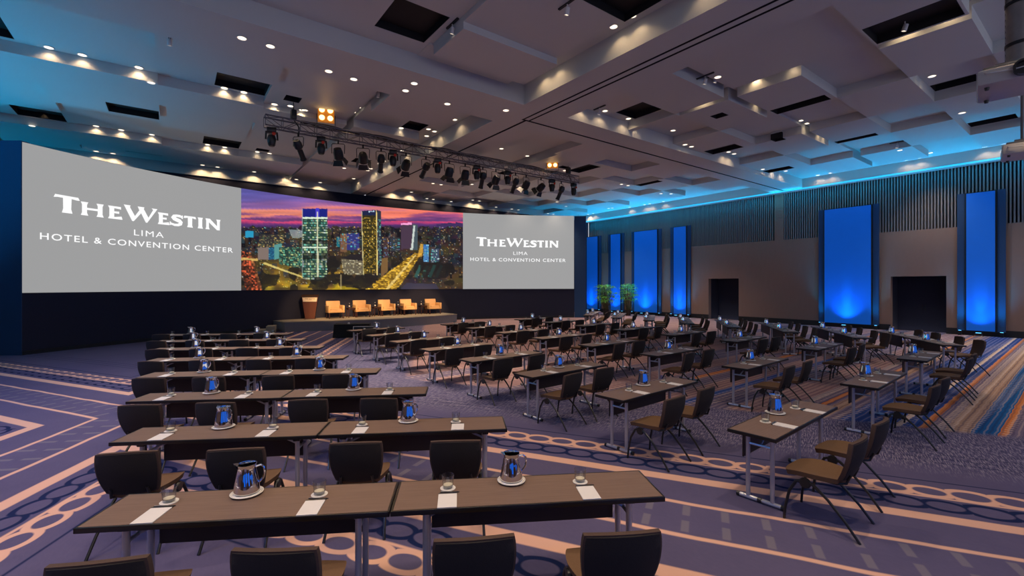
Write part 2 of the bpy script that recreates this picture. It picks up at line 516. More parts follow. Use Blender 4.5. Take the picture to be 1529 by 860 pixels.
# near left bay
cell(-8.7, 4.95, -5, 10.65, 7.97)
cell(-8.7, 1.0, 3.0, 7.4, LO)
cell(1.0, 4.95, 3.0, 7.0, MID)
cell(5.05, 7.75, 8.55, 9.95, LO)
cell(5.05, 7.9, 3.0, 8.55, MID)
cell(4.95, 5.05, 4, 10, 7.99)
cell(7.75, 8.35, -5, 10.65, TOP)
# near right bay
vs_ = [10.1, 13.05, 13.3, 15.75, 18.4, 20.9, 23.6, 26.1, 27.6]
us_ = [-5, 1.95, 3.5, 5.15, 6.85, 7.12, 8.75, 10.65]
for i in range(8):
    for j in range(7):
        k = (i + j) % 2
        z = (LO if k else HI)
        if j == 4: z = TOP
        if i == 1 and j < 6: z = TOP
        if i == 7: z = 7.98
        cell(vs_[i], vs_[i + 1], us_[j], us_[j + 1], z)
cell(10.1, 13.05, 3.5, 6.85, MID); cell(10.1, 13.05, 8.75, 10.65, HI)
cell(15.75, 18.4, 3.5, 5.15, LO)
# far right bay
vs2 = [10.1, 12.9, 15.3, 17.9, 20.5, 23.1, 25.4, 27.6]
us2 = [12.3, 14.4, 16.3, 18.0, 20.6, 22.4, 24.6, 27.0]
for i in range(7):
    for j in range(7):
        z = LO if (i + j) % 2 else HI
        if i == 6: z = 7.98
        cell(vs2[i], vs2[i + 1], us2[j], us2[j + 1], z)
cell(10.1, 12.9, 12.3, 16.3, HI); cell(12.9, 15.3, 14.4, 16.3, LO); cell(12.9, 13.1, 14.4, 22.4, TOP)
# beams
cell(8.35, 10.1, U0, U1, 7.5)
cell(V0, V1, 10.65, 12.3, 7.5)
cell(V0, -8.2, U0, U1, 7.5)
cell(27.6, V1, U0, U1, 7.5)
cell(V0, V1, 26.95, U1, 7.5)
def ceil_z(v, u):
    z = 7.95
    for a, b, c, d, h in CR:
        if a <= v <= b and c <= u <= d: z = h
    return z
# dark openings; each is recessed 0.22 m
for r in [(3.64, 4.85, 8.77, 10.07, 'front left'), (6.55, 7.87, 5.2, 6.51, 'front left'), (-3.0, -1.7, 8.4, 9.7, 'front left'),
          (1.0, 2.3, 14.45, 15.82, 'back left'), (-1.6, -0.32, 18.4, 19.33, 'back left'), (-4.2, -2.97, 21.35, 22.55, 'back left'), (-4.3, -2.97, 14.5, 15.7, 'back left'),
          (1.02, 2.3, 21.45, 22.58, 'back left'), (2.75, 3.2, 15.0, 15.48, 'back left'), (-1.6, -0.32, 24.7, 25.9, 'back left'), (6.75, 7.5, 14.6, 15.95, 'back left'), (6.75, 7.5, 20.6, 21.8, 'back left'),
          (2.9, 3.4, 22.0, 22.4, 'back left'),
          (11.98, 13.0, 9.0, 10.3, 'front right'), (11.98, 13.0, 2.0, 3.46, 'front right'), (15.2, 15.74, 5.28, 6.8, 'front right'), (14.13, 14.55, 7.76, 8.2, 'front right'),
          (17.65, 18.38, 9.2, 10.5, 'front right'), (20.5, 20.88, 5.5, 6.8, 'front right'), (17.72, 18.38, 2.12, 3.48, 'front right'), (22.9, 23.58, 2.3, 3.48, 'front right'), (22.95, 23.58, 9.4, 10.6, 'front right'), (18.3, 18.7, 7.75, 8.15, 'front right'),
          (15.3, 16.1, 14.7, 16.15, 'back right'), (20.52, 21.0, 14.8, 16.25, 'back right'), (14.5, 15.0, 15.6, 16.0, 'back right'), (13.3, 14.3, 18.4, 19.6, 'back right'), (18.1, 18.5, 18.2, 18.6, 'back right'),
          (16.2, 17.2, 20.8, 22.0, 'back right'), (23.2, 24.2, 18.2, 19.4, 'back right')]:
    VENTS.append(r)
ventz = [ceil_z((r[0] + r[1]) / 2, (r[2] + r[3]) / 2) for r in VENTS]
for r, z in zip(VENTS, ventz): cell(r[0], r[1], r[2], r[3], z + 0.22)
# grooves in the beams
for a, b in ((9.04, 9.11), (9.27, 9.34)): cell(a, b, U0, 11.6, 7.56)
cell(9.15, 9.24, 11.6, U1, 7.56)
cell(9.04, V1, 11.58, 11.67, 7.56)

def build_ceiling():
    va = sorted(set(round(x, 3) for r in CR for x in r[:2])); ua = sorted(set(round(x, 3) for r in CR for x in r[2:4]))
    Z = np.zeros((len(va) - 1, len(ua) - 1))
    vm = (np.array(va[:-1]) + np.array(va[1:])) / 2; um = (np.array(ua[:-1]) + np.array(ua[1:])) / 2
    for a, b, c, d, h in CR:
        Z[np.ix_((vm > a) & (vm < b), (um > c) & (um < d))] = h
    mb = MB()
    nv, nu = Z.shape
    for i in range(nv):
        for j in range(nu):
            z = Z[i, j]; gm = 1 if abs(z - 7.56) < 1e-3 else 0
            mb.add([(va[i], ua[j], z), (va[i], ua[j + 1], z), (va[i + 1], ua[j + 1], z), (va[i + 1], ua[j], z)], [[0, 1, 2, 3]], gm)
            if i + 1 < nv and abs(Z[i + 1, j] - z) > 1e-4:
                z2 = Z[i + 1, j]; x = va[i + 1]; g = 1 if min(abs(z - 7.56), abs(z2 - 7.56)) < 1e-3 else 0
                mb.add([(x, ua[j], z), (x, ua[j + 1], z), (x, ua[j + 1], z2), (x, ua[j], z2)], [[0, 1, 2, 3]], g)
            if j + 1 < nu and abs(Z[i, j + 1] - z) > 1e-4:
                z2 = Z[i, j + 1]; y = ua[j + 1]; g = 1 if min(abs(z - 7.56), abs(z2 - 7.56)) < 1e-3 else 0
                mb.add([(va[i], y, z), (va[i + 1], y, z), (va[i + 1], y, z2), (va[i], y, z2)], [[0, 1, 2, 3]], g)
    o = mb.build('ceiling', [M_CEIL, M_GROOVE], rz=A, smooth=0)
    struct(o, 'grey coffered ballroom ceiling with stepped panels')
build_ceiling()
struct(MB().box(((V0 + V1) / 2, (U0 + U1) / 2, 8.45), (V1 - V0 + 0.6, U1 - U0 + 0.6, 0.1)).build('ceiling_slab', M_BLACK, rz=A))
vent_objs = []
for r, z in zip(VENTS, ventz):
    c = W((r[0] + r[1]) / 2, (r[2] + r[3]) / 2, z + 0.2)
    w, d = r[1] - r[0] - 0.01, r[3] - r[2] - 0.01
    mb = MB().box((0, 0, 0), (w, d, 0.03))
    # dark lining of the recess
    for sx in (-1, 1):
        mb.box((sx * (w / 2 - 0.004), 0, -0.1), (0.008, d, 0.19)); mb.box((0, sx * (d / 2 - 0.004), -0.1), (w, 0.008, 0.19))
    o = mb.build('ceiling_vent', M_BLACK, loc=c, rz=A)
    vent_objs.append((r, o))

# ------------------------------------------------------------------ walls
def wallbox(name, v0, v1, u0, u1, z0, z1, m, label=None):
    return struct(MB().box(((v0 + v1) / 2, (u0 + u1) / 2, (z0 + z1) / 2), (v1 - v0, u1 - u0, z1 - z0)).build(name, m, rz=A), label)
DOORS = [(14.33, 16.30), (4.92, 6.91)]
def right_wall():
    mb = MB()
    edges = [U0] + [x for d in sorted(DOORS) for x in d] + [U1]
    segs = [(edges[i], edges[i + 1], i % 2 == 1) for i in range(len(edges) - 1)]
    for a, b, door in segs:
        z0 = 2.6 if door else 0.0
        mb.box((28.15, (a + b) / 2, (z0 + 4.77) / 2), (0.30, b - a, 4.77 - z0))
    mb.box((28.25, (U0 + U1) / 2, (4.77 + 8.4) / 2), (0.10, U1 - U0, 3.63), mi=1)
    for a, b in ((11.75, 12.25),): mb.box((28.1, (a + b) / 2, 6.15), (0.20, b - a, 2.8))
    return struct(mb.build('wall_right', [M_WALL, M_SLATBACK], rz=A, smooth=0), 'brown fabric wall with slatted dark upper part')
right_wall()
# slats of the upper wall (part of the wall)
mb = MB(); u = U0
while u < U1:
    if not (11.75 < u < 12.25): mb.box((28.1, u, 6.12), (0.2, 0.052, 2.75))
    u += 0.112
struct(mb.build('wall_right_slats', M_SLAT, rz=A, smooth=0), 'vertical slats over the brown fabric wall')
for i, (a, b) in enumerate(sorted(DOORS)):
    # dark door at the back of a recess
    o = struct(MB().box((29.2, (a + b) / 2, 1.3), (0.08, b - a + 0.3, 2.7)).build('door_%d' % (i + 1), M_DRAPE, rz=A, smooth=0), 'dark doors at the back of the recess in the right wall')
    s = MB()
    s.box((28.75, a - 0.06, 1.3), (0.9, 0.1, 2.7)); s.box((28.75, b + 0.06, 1.3), (0.9, 0.1, 2.7)); s.box((28.75, (a + b) / 2, 2.66), (0.9, b - a + 0.2, 0.1))
    s.build('door_reveal', M_DRAPE, parent=o, smooth=0)
    k = MB()
    for dv in (-0.06, 0.06): k.tube([(29.12, (a + b) / 2 + dv, 0.95), (29.12, (a + b) / 2 + dv, 1.25)], 0.012)
    k.build('door_handle', M_BLACKP, parent=o)
mb = MB()
edges = [U0] + [x for d in sorted(DOORS) for x in d] + [U1]
for i in range(0, len(edges) - 1, 2):
    mb.box((27.985, (edges[i] + edges[i + 1]) / 2, 0.14), (0.03, edges[i + 1] - edges[i], 0.28))
struct(mb.build('baseboard_right', M_BASE, rz=A, smooth=0))
wallbox('wall_front', V0, V1, U1, U1 + 0.3, 0, 7.5, M_DRAPE, 'dark wall behind the video screens')
wallbox('wall_left', V0 - 0.3, V0, U0, U1, 0, 8.4, M_WALL)
# unseen rear wall; glow panels added for pitcher reflections, open above for ambient light
o = wallbox('wall_rear', V0, V1, U0 - 0.3, U0, 0, 3.9, M_WALL, 'low unseen rear wall with added glowing blue panels')
for i, v in enumerate((-7.2, -4.0, -0.8, 2.4, 5.6, 8.8, 12.0, 16.0, 20.0, 24.0)):
    MB().box((v, U0 + 0.04, 2.0), (1.5, 0.08, 3.6)).build('added_glow_panel', M_REARGLOW, parent=o, smooth=0)
# cornice along the right and left walls with cyan led strips
for nm, v0, v1 in (('trim_1', 27.62, 28.0), ('trim_2', -8.7, -8.32)):
    wallbox(nm, v0, v1, U0, U1, 7.40, 7.497, M_CEIL)
struct(MB().box((27.60, (U0 + U1) / 2, 7.452), (0.03, U1 - U0, 0.075)).build('trim_3', M_COVE, rz=A, smooth=0), 'glowing cyan cove strip along the right wall')
struct(MB().box((-8.18, (U0 + U1) / 2, 7.452), (0.03, U1 - U0, 0.075)).build('trim_4', M_COVE, rz=A, smooth=0), 'glowing cyan cove strip along the left wall')

# ------------------------------------------------------------------ curved screen wall
CC = Vector((5.624, 9.726)); CRAD = 21.38
def arc(s, z, off=0.0):
    """s = metres along the curve, off = metres out of the wall towards the hall"""
    th = PI - s / CRAD
    r = CRAD - off
    return (CC.x + r * math.cos(th), CC.y + r * math.sin(th), z)
def ztop(s): return 6.64 + max(0.0, min(1.0, (s - 12.0) / 20.0)) * 0.24
def curved(s0, s1, z0, z1, off0, off1, n, mi=0, mb=None):
    mb = mb or MB()
    za = z0 if callable(z0) else (lambda s: z0)
    zb = z1 if callable(z1) else (lambda s: z1)
    vs = []; fs = []
    for i in range(n + 1):
        s = s0 + (s1 - s0) * i / n
        vs += [arc(s, za(s), off0), arc(s, zb(s), off0), arc(s, zb(s), off1), arc(s, za(s), off1)]
    for i in range(n):
        a = i * 4; b = a + 4
        for k in range(4):
            fs.append([a + k, a + (k + 1) % 4, b + (k + 1) % 4, b + k])
    fs.append([0, 1, 2, 3]); fs.append([n * 4 + k for k in (3, 2, 1, 0)])
    return mb.add(vs, fs, mi)
SA, SB, SC, SD = 4.60, 12.0, 24.56, 32.15
mb = curved(SA - 0.02, SD + 0.02, 0.0, ztop, 0.0, -0.35, 60)
struct(mb.build('wall_screen', M_DRAPE, smooth=30), 'dark curved wall that carries the three video screens')
# navy side wings of the screen wall
a = arc(SA, 0); b = arc(SD, 0)
def wing(name, p, q, h, t=0.25):
    p = Vector(p[:2]); q = Vector(q[:2]); d = q - p; c = (p + q) / 2
    return struct(MB().box((c.x, c.y, h / 2), (d.length, t, h), rz=math.atan2(d.y, d.x)).build(name, M_NAVY, smooth=0), 'navy fabric return wall beside the video screens')
wing('wall_wing_left', (a[0] - 5.6, a[1] + 0.05), (a[0] + 0.0, a[1] + 0.10), 6.68)
wing('wall_wing_right', (b[0] + 0.05, b[1] + 0.12), (b[0] + 0.82, b[1] + 0.02), 6.86)
mb = curved(SA, SD, 0.0, 0.12, 0.02, -0.02, 60)
struct(mb.build('baseboard_screen', M_BASE, smooth=30))

# ------------------------------------------------------------------ video screens
def screen_mesh(s0, s1, m, parent, name):
    mb = curved(s0, s1, 1.94, lambda s: ztop(s) - 0.002, 0.03, 0.005, 30)
    return mb.build(name, m, parent=parent, smooth=30)
def poly_strip(pts, h):
    L = []; Rr = []
    for i, p in enumerate(pts):
        a = pts[max(0, i - 1)]; b = pts[min(len(pts) - 1, i + 1)]
        dx, dy = b[0] - a[0], b[1] - a[1]; l = math.hypot(dx, dy)
        hh = h[i] if isinstance(h, list) else h
        nx, ny = -dy / l * hh, dx / l * hh
        L.append((p[0] + nx, p[1] + ny)); Rr.append((p[0] - nx, p[1] - ny))
    return L, Rr
NAME_POLYS = [
    [(0, 100), (8, 122), (134, 119), (143, 99), (128, 98), (97, 103), (95, 30), (102, 0), (44, 0), (51, 30), (50, 103), (20, 104)],
    [(148, 97), (191, 97), (184, 78), (184, 57), (246, 57), (246, 78), (239, 97), (282, 97), (275, 78), (275, 20), (282, 0), (239, 0), (246, 20), (246, 42), (184, 42), (184, 20), (191, 0), (148, 0), (155, 20), (155, 78)],
    [(308, 97), (388, 97), (389, 77), (380, 79), (346, 82), (346, 58), (377, 60), (377, 43), (346, 44), (346, 15), (392, 24), (398, 2), (394, 0), (308, 0), (316, 20), (316, 78)],
    [(406, 121), (450, 121), (445, 108), (478, 42), (507, 92), (496, 121), (541, 121), (537, 106), (568, 42), (600, 108), (590, 121), (630, 121), (560, 0), (550, 0), (519, 70), (470, 0), (460, 0)],
    [(632, 97), (705, 97), (706, 78), (697, 79), (668, 82), (668, 58), (695, 60), (695, 43), (668, 44), (668, 15), (710, 24), (716, 2), (712, 0), (632, 0), (640, 20), (640, 78)],
    None,
    [(818, 78), (824, 97), (908, 97), (914, 78), (904, 77), (884, 83), (883, 20), (889, 0), (845, 0), (851, 20), (850, 83), (830, 77)],
    [(926, 97), (966, 97), (961, 78), (961, 20), (967, 0), (926, 0), (931, 20), (931, 78)],
    [(986, 97), (1022, 97), (1079, 36), (1079, 78), (1073, 97), (1108, 97), (1102, 78), (1102, 0), (1078, 0), (1014, 64), (1014, 20), (1020, 0), (986, 0), (992, 20), (992, 78)]]
S_PATH = [(806, 80), (790, 87), (767, 88), (748, 82), (741, 71), (750, 61), (768, 53), (788, 45), (798, 34), (795, 20), (778, 10), (752, 8), (724, 17)]
def name_lettering(mb, s0, z0, width):
    k = width / 1105.0
    P = lambda x, y: arc(s0 + x * k, z0 + y * k * 0.93, 0.045)
    for p in NAME_POLYS:
        if p is None:
            L, Rr = poly_strip(S_PATH, [8, 11, 10, 13, 15, 16, 16, 16, 15, 14, 11, 10, 8])
            n = len(L)
            mb.add([P(*q) for q in L] + [P(*q) for q in Rr], [[i, i + 1, n + i + 1, n + i] for i in range(n - 1)])
            for e in (0, n - 1):   # small vertical serif ends of the S
                x, y = S_PATH[e]; dx = 7 if e == 0 else -7
                mb.add([P(x - dx * 0.3, y - 14), P(x + dx, y - 14), P(x + dx, y + 16), P(x - dx * 0.3, y + 14)], [[0, 1, 2, 3]])
        else:
            mb.add([P(*q) for q in p], [list(range(len(p)))])
def font_lettering(mb, text, s0, s1, z0, z1, put=None, spacing=1.18, bold=0.008):
    cu = bpy.data.curves.new('t', 'FONT'); cu.body = text; cu.space_character = spacing; cu.offset = bold; cu.resolution_u = 3
    o = bpy.data.objects.new('t', cu); col.objects.link(o)
    dg = bpy.context.evaluated_depsgraph_get(); dg.update()
    me = o.evaluated_get(dg).to_mesh()
    xs = [v.co.x for v in me.vertices]; ys = [v.co.y for v in me.vertices]
    x0, x1, y0, y1 = min(xs), max(xs), min(ys), max(ys)
    put = put or (lambda a, b: arc(a, b, 0.045))
    vs = [put(s0 + (v.co.x - x0) / (x1 - x0) * (s1 - s0), z0 + (v.co.y - y0) / (y1 - y0) * (z1 - z0)) for v in me.vertices]
    mb.add(vs, [list(p.vertices) for p in me.polygons])
    o.evaluated_get(dg).to_mesh_clear()
    bpy.data.objects.remove(o); bpy.data.curves.remove(cu)
def word_lettering(parent, c, text, s0, s1, z0, z1):
    """one part for each word of a line"""
    mb = MB(); font_lettering(mb, text, s0, s1, z0, z1, put=lambda a, b: (a, b, 0.0))
    fx = sorted((min(mb.v[i][0] for i in f), max(mb.v[i][0] for i in f), k) for k, f in enumerate(mb.f))
    runs = []; end = -1e9
    for a, b, k in fx:
        if a - end > 0.16: runs.append([])
        runs[-1].append(k); end = max(end, b)
    for run in runs:
        w = MB()
        w.add([arc(x, y, 0.045) for x, y, _ in mb.v], [mb.f[k] for k in run])
        used = sorted(set(i for f in w.f for i in f)); ix = {q: n for n, q in enumerate(used)}
        w.v = [w.v[q] for q in used]; w.f = [[ix[i] for i in f] for f in w.f]
        o = w.build('hotel_lettering', M_WHITELET, parent=parent, smooth=0); o.location = (-c[0], -c[1], -c[2])
        o['label'] = 'white lettering on grey screen'
def grey_screen(s0, s1, label, T, line):
    c = arc((s0 + s1) / 2, 1.94)
    r = empty('video_screen', c); tag(r, label, 'screen', 'grey video screens with the hotel name')
    p = screen_mesh(s0, s1, M_GREYSCREEN, r, 'display_panel')
    p.location = (-c[0], -c[1], -c[2])
    word_lettering(r, c, *line)
    for nm, fn in T:
        mb = MB(); fn(mb)
        o = mb.build(nm, M_WHITELET, parent=r, smooth=0); o.location = (-c[0], -c[1], -c[2])
        o['label'] = 'white lettering on grey screen'
grey_screen(SA, SB, 'large grey video screen at the far left of the curved wall with white hotel lettering', [
    ('name_lettering', lambda mb: name_lettering(mb, 5.39, 4.60, 5.69)),
    ('city_lettering', lambda mb: font_lettering(mb, 'LIMA', 7.82, 8.86, 4.07, 4.29, bold=0.0)),
    ], ('HOTEL & CONVENTION CENTER', 5.03, 11.63, 3.65, 3.87))
grey_screen(SC, SD, 'grey video screen on the right end of the curved wall, right of the city picture', [
    ('name_lettering', lambda mb: name_lettering(mb, 25.43, 4.715, 5.64)),
    ('city_lettering', lambda mb: font_lettering(mb, 'LIMA', 27.97, 28.95, 4.19, 4.41, bold=0.0)),
    ], ('HOTEL & CONVENTION CENTER', 25.05, 31.58, 3.745, 3.965))

# ---- the city picture on the middle screen: a fine mesh whose cells carry the picture's colours
def city_picture(NX, NY):
    """colours (NY+1, NX+1, 3), sRGB 0..1; picture space 1490 x 690, y downwards"""
    rg = np.random.default_rng(5)
    X, Y = np.meshgrid(np.linspace(0, 1490, NX + 1), np.linspace(0, 690, NY + 1))
    def vnoise(sx, sy, seed):
        r = np.random.default_rng(seed)
        G = r.random((int(700 / sy) + 4, int(1500 / sx) + 4))
        gx, gy = X / sx, Y / sy; ix, iy = gx.astype(int), gy.astype(int); fx, fy = gx - ix, gy - iy
        fx = fx * fx * (3 - 2 * fx); fy = fy * fy * (3 - 2 * fy)
        return (G[iy, ix] * (1 - fx) + G[iy, ix + 1] * fx) * (1 - fy) + (G[iy + 1, ix] * (1 - fx) + G[iy + 1, ix + 1] * fx) * fy
    img = np.zeros(X.shape + (3,))
    # sunset sky
    stops = [(0, (96, 84, 158)), (60, (110, 88, 160)), (110, (142, 94, 158)), (140, (180, 108, 150)), (165, (236, 134, 116)), (185, (238, 128, 104)), (200, (150, 80, 130)), (218, (96, 56, 112)), (230, (226, 72, 112)), (240, (170, 58, 112)), (252, (82, 48, 108)), (275, (58, 42, 74)), (700, (30, 28, 36))]
    ys = [s[0] for s in stops]
    yy = Y + (vnoise(260, 22, 1) - 0.5) * 70 * np.clip((260 - Y) / 120, 0, 1) + (vnoise(90, 9, 2) - 0.5) * 22 * np.clip((262 - Y) / 40, 0, 1)
    for k in range(3): img[..., k] = np.interp(yy, ys, [s[1][k] for s in stops])
    img *= (0.9 + 0.2 * vnoise(200, 14, 3))[..., None]
    r = X / 1490
    img[..., 0] *= np.where(Y < 200, 0.92 + 0.2 * r, 1)
    # hill on the horizon
    hill = (X > 1310) & (Y > 250 - 14 * np.exp(-((X - 1400) / 60) ** 2) - 10 * (X > 1440)) & (Y < 262)
    img[hill] = (60, 44, 92)
    # city ground
    sky = 264 + (vnoise(22, 1000, 4) - 0.5) * 26 + (vnoise(7, 1000, 9) - 0.5) * 10
    g = Y > sky
    dep = np.clip((Y - 264) / 420, 0, 1)
    base = np.stack([22 + 30 * vnoise(30, 26, 5), 18 + 26 * vnoise(30, 26, 6), 26 + 26 * vnoise(26, 30, 7)], -1)
    warm = np.clip(vnoise(120, 70, 8) * 1.6 - 0.6 + 0.5 * dep, 0, 1)[..., None]
    base = base * (1 - 0.55 * warm) + np.array([96, 74, 18]) * 0.55 * warm
    img[g] = base[g]
    # blocks of houses
    for k in range(260):
        x0 = rg.random() * 1490; y0 = 268 + rg.random() ** 1.5 * 330; w = 8 + rg.random() * 26; h = 8 + rg.random() * 42
        c = np.array([(44, 38, 50), (70, 54, 50), (32, 38, 56), (22, 20, 28), (44, 62, 70), (76, 58, 54)][rg.integers(6)]) * (0.5 + 0.55 * rg.random())
        img[(X > x0) & (X < x0 + w) & (Y > y0) & (Y < y0 + h)] = c
    # lights
    for k in range(1900):
        x0 = rg.random() * 1490; y0 = 266 + rg.random() ** 1.25 * 410
        c = np.array([(250, 210, 120), (255, 240, 200), (130, 220, 220), (255, 170, 60), (240, 240, 255), (90, 160, 230)][rg.choice(6, p=[.32, .2, .16, .18, .08, .06])])
        i = int(y0 / 690 * NY); j = int(x0 / 1490 * NX)
        a = 0.15 + 0.8 * rg.random() ** 2.2
        img[i, j] = img[i, j] * (1 - a) + c * a
        if rg.random() < 0.3 and j + 1 <= NX: img[i, j + 1] = img[i, j + 1] * 0.5 + c * 0.5
    # parks and street light glow at the foot
    glow = np.clip((Y - 480) / 120, 0, 1) * vnoise(60, 22, 11) ** 1.5 * (X > 140) * (X < 860)
    img += glow[..., None] * np.array([150, 118, 10])
    dark = (np.clip((Y - 430) / 80, 0, 1) * (vnoise(70, 40, 12) > 0.62))[..., None]
    img = img * (1 - 0.75 * dark) + np.array([16, 16, 14]) * 0.75 * dark
    def quad(p, c, a=1.0, fn=None):
        """filled convex polygon"""
        m = np.ones(X.shape, bool); n = len(p)
        area = sum(p[i][0] * p[(i + 1) % n][1] - p[(i + 1) % n][0] * p[i][1] for i in range(n))
        for i in range(n):
            (xa, ya), (xb, yb) = p[i], p[(i + 1) % n]
            cr = (xb - xa) * (Y - ya) - (yb - ya) * (X - xa)
            m &= (cr >= 0) if area > 0 else (cr <= 0)
        img[m] = img[m] * (1 - a) + np.array(c, float) * a
        return m
    def windows(m, nx, ny, x0, x1, y0, y1, cols, p, a=1.0):
        ci = np.clip(((X - x0) / (x1 - x0) * nx).astype(int), 0, nx - 1); ri = np.clip(((Y - y0) / (y1 - y0) * ny).astype(int), 0, ny - 1)
        T = rg.random((ny, nx)); K = rg.integers(0, len(cols), (ny, nx)); Cc = np.array(cols, float)
        fy = (Y - y0) / (y1 - y0) * ny - ri
        on = m & (T[ri, ci] < p) & (fy > 0.15) & (fy < 0.72)
        br = (0.55 + 0.45 * rg.random((ny, nx)))[ri, ci]
        img[on] = img[on] * (1 - a) + (Cc[K[ri, ci]] * br[..., None])[on] * a
    # left motorway
    m = quad([(0, 430), (60, 430), (140, 690), (30, 690), (0, 560)], (70, 40, 26))
    st = vnoise(9, 9, 13); img[m] = img[m] + (st[m] ** 2)[..., None] * np.array([150, 100, 50])
    red = m & (X < 40 + (Y - 430) * 0.34); img[red] = img[red] * 0.55 + (st[red] ** 3)[..., None] * np.array([230, 60, 40])
    quad([(0, 470), (110, 478), (110, 492), (0, 486)], (240, 200, 110), 0.8)
    # right boulevard
    m = quad([(1165, 440), (1210, 445), (1080, 640), (1030, 690), (820, 690)], (140, 98, 10), 0.92)
    st = vnoise(11, 7, 14); img[m] = img[m] * 0.75 + (st[m] ** 1.5)[..., None] * np.array([190, 160, 70])
    quad([(1168, 450), (1180, 450), (985, 690), (960, 690)], (255, 226, 150), 0.6)
    quad([(1205, 380), (1222, 380), (1216, 460), (1180, 470)], (255, 190, 70), 0.7)
    # car park and buildings on the right
    quad([(1060, 690), (1110, 640), (1310, 650), (1330, 690)], (52, 50, 70))
    for k in range(4): quad([(1160 + 46 * k, 600), (1196 + 46 * k, 520), (1216 + 46 * k, 524), (1182 + 46 * k, 606)], (40, 96, 92) if k != 2 else (60, 210, 190), 0.8)
    m = quad([(1222, 382), (1260, 382), (1260, 500), (1222, 500)], (70, 120, 180)); windows(m, 6, 11, 1222, 1260, 382, 500, [(60, 200, 240), (160, 230, 250), (40, 110, 200)], 0.85)
    m = quad([(1272, 412), (1326, 412), (1326, 505), (1272, 505)], (60, 72, 96)); windows(m, 6, 9, 1272, 1326, 412, 505, [(90, 200, 190), (200, 230, 230)], 0.5)
    # left low buildings
    m = quad([(120, 316), (282, 316), (282, 400), (110, 400)], (48, 44, 46)); windows(m, 22, 9, 110, 282, 316, 400, [(220, 190, 110), (160, 150, 110), (90, 110, 80)], 0.55)
    m = quad([(104, 404), (185, 400), (185, 482), (110, 486)], (128, 112, 104))
    m = quad([(222, 385), (270, 375), (270, 470), (222, 485)], (86, 150, 146))
    m = quad([(183, 404), (222, 404), (222, 485), (183, 485)], (24, 78, 116)); windows(m, 6, 10, 183, 222, 404, 485, [(80, 190, 210)], 0.4)
    m = quad([(255, 402), (405, 398), (405, 545), (255, 515)], (34, 56, 50)); windows(m, 20, 15, 255, 405, 400, 540, [(120, 210, 170), (210, 226, 150), (60, 140, 120)], 0.66)
    m = quad([(28, 290), (78, 290), (78, 335), (28, 335)], (40, 150, 190))
    quad([(315, 280), (405, 286), (405, 336), (340, 340)], (190, 210, 214), 0.55)
    quad([(150, 500), (420, 600), (420, 612), (140, 512)], (250, 226, 130), 0.75)
    # low glazed building between the towers
    m = quad([(668, 478), (812, 492), (812, 588), (684, 580)], (100, 92, 74)); windows(m, 18, 9, 668, 812, 485, 585, [(210, 196, 150), (170, 150, 110), (240, 230, 190)], 0.6)
    quad([(668, 474), (740, 446), (812, 450), (812, 494)], (34, 30, 34))
    m = quad([(940, 480), (985, 460), (985, 560), (940, 600)], (130, 96, 54), 0.9)
    # middle distance blocks
    for p, c in (([(640, 330), (660, 330), (660, 400), (640, 400)], (20, 110, 124)), ([(664, 310), (705, 310), (705, 430), (664, 430)], (120, 84, 60)), ([(708, 306), (792, 306), (792, 420), (708, 420)], (48, 52, 120)), ([(952, 330), (990, 330), (990, 470), (952, 470)], (66, 48, 50)), ([(1000, 340), (1062, 336), (1062, 420), (1000, 430)], (48, 56, 62))):
        m = quad(p, c); windows(m, 7, 12, p[0][0], p[1][0], p[0][1], p[2][1], [(230, 190, 120), (140, 160, 220), (90, 200, 200)], 0.3)
    # tower with the dark roof lights
    m = quad([(1072, 250), (1146, 244), (1146, 410), (1072, 414)], (72, 54, 72))
    quad([(1070, 238), (1142, 236), (1142, 249), (1070, 252)], (255, 170, 220), 0.95)
    quad([(1148, 246), (1184, 250), (1184, 420), (1148, 416)], (70, 84, 92)); quad([(1156, 256), (1170, 254), (1152, 420), (1136, 420)], (226, 236, 226), 0.85)
    # left round tower
    m = quad([(410, 200), (578, 200), (580, 590), (520, 628), (412, 612)], (34, 66, 58))
    windows(m, 18, 26, 410, 580, 200, 620, [(228, 240, 190), (180, 216, 150), (120, 214, 190), (214, 232, 232), (60, 110, 90)], 0.74)
    sh = m & (((Y > 350) & (Y < 380)) | ((Y > 440) & (Y < 484))); img[sh] = img[sh] * 0.45
    ln = m & (((Y > 400) & (Y < 409)) | ((Y > 200) & (Y < 209))); img[ln] = (222, 240, 214)
    quad([(410, 142), (578, 142), (578, 200), (410, 200)], (22, 30, 124)); quad([(494, 138), (524, 138), (524, 200), (494, 200)], (70, 60, 200))
    quad([(506, 162), (513, 162), (519, 615), (508, 618)], (236, 232, 190), 0.8); quad([(497, 205), (501, 205), (503, 612), (499, 612)], (214, 220, 150), 0.5)
    quad([(406, 142), (411, 142), (412, 600), (408, 600)], (180, 210, 200), 0.6)
    # dark tower with a slanted roof
    m = quad([(806, 158), (904, 150), (912, 575), (820, 585)], (52, 46, 18)); windows(m, 14, 40, 806, 912, 200, 580, [(236, 200, 90), (196, 150, 40), (120, 100, 30)], 0.5)
    quad([(806, 158), (904, 150), (904, 186), (806, 186)], (22, 34, 70)); quad([(856, 158), (890, 156), (890, 163), (856, 165)], (190, 220, 240))
    m = quad([(904, 150), (938, 158), (944, 500), (914, 575)], (46, 50, 66)); windows(m, 5, 30, 904, 944, 200, 540, [(80, 190, 180), (150, 200, 190)], 0.45)
    quad([(904, 152), (909, 152), (916, 590), (909, 592)], (250, 220, 130), 0.95); quad([(805, 158), (809, 158), (822, 590), (816, 590)], (240, 226, 160), 0.8)
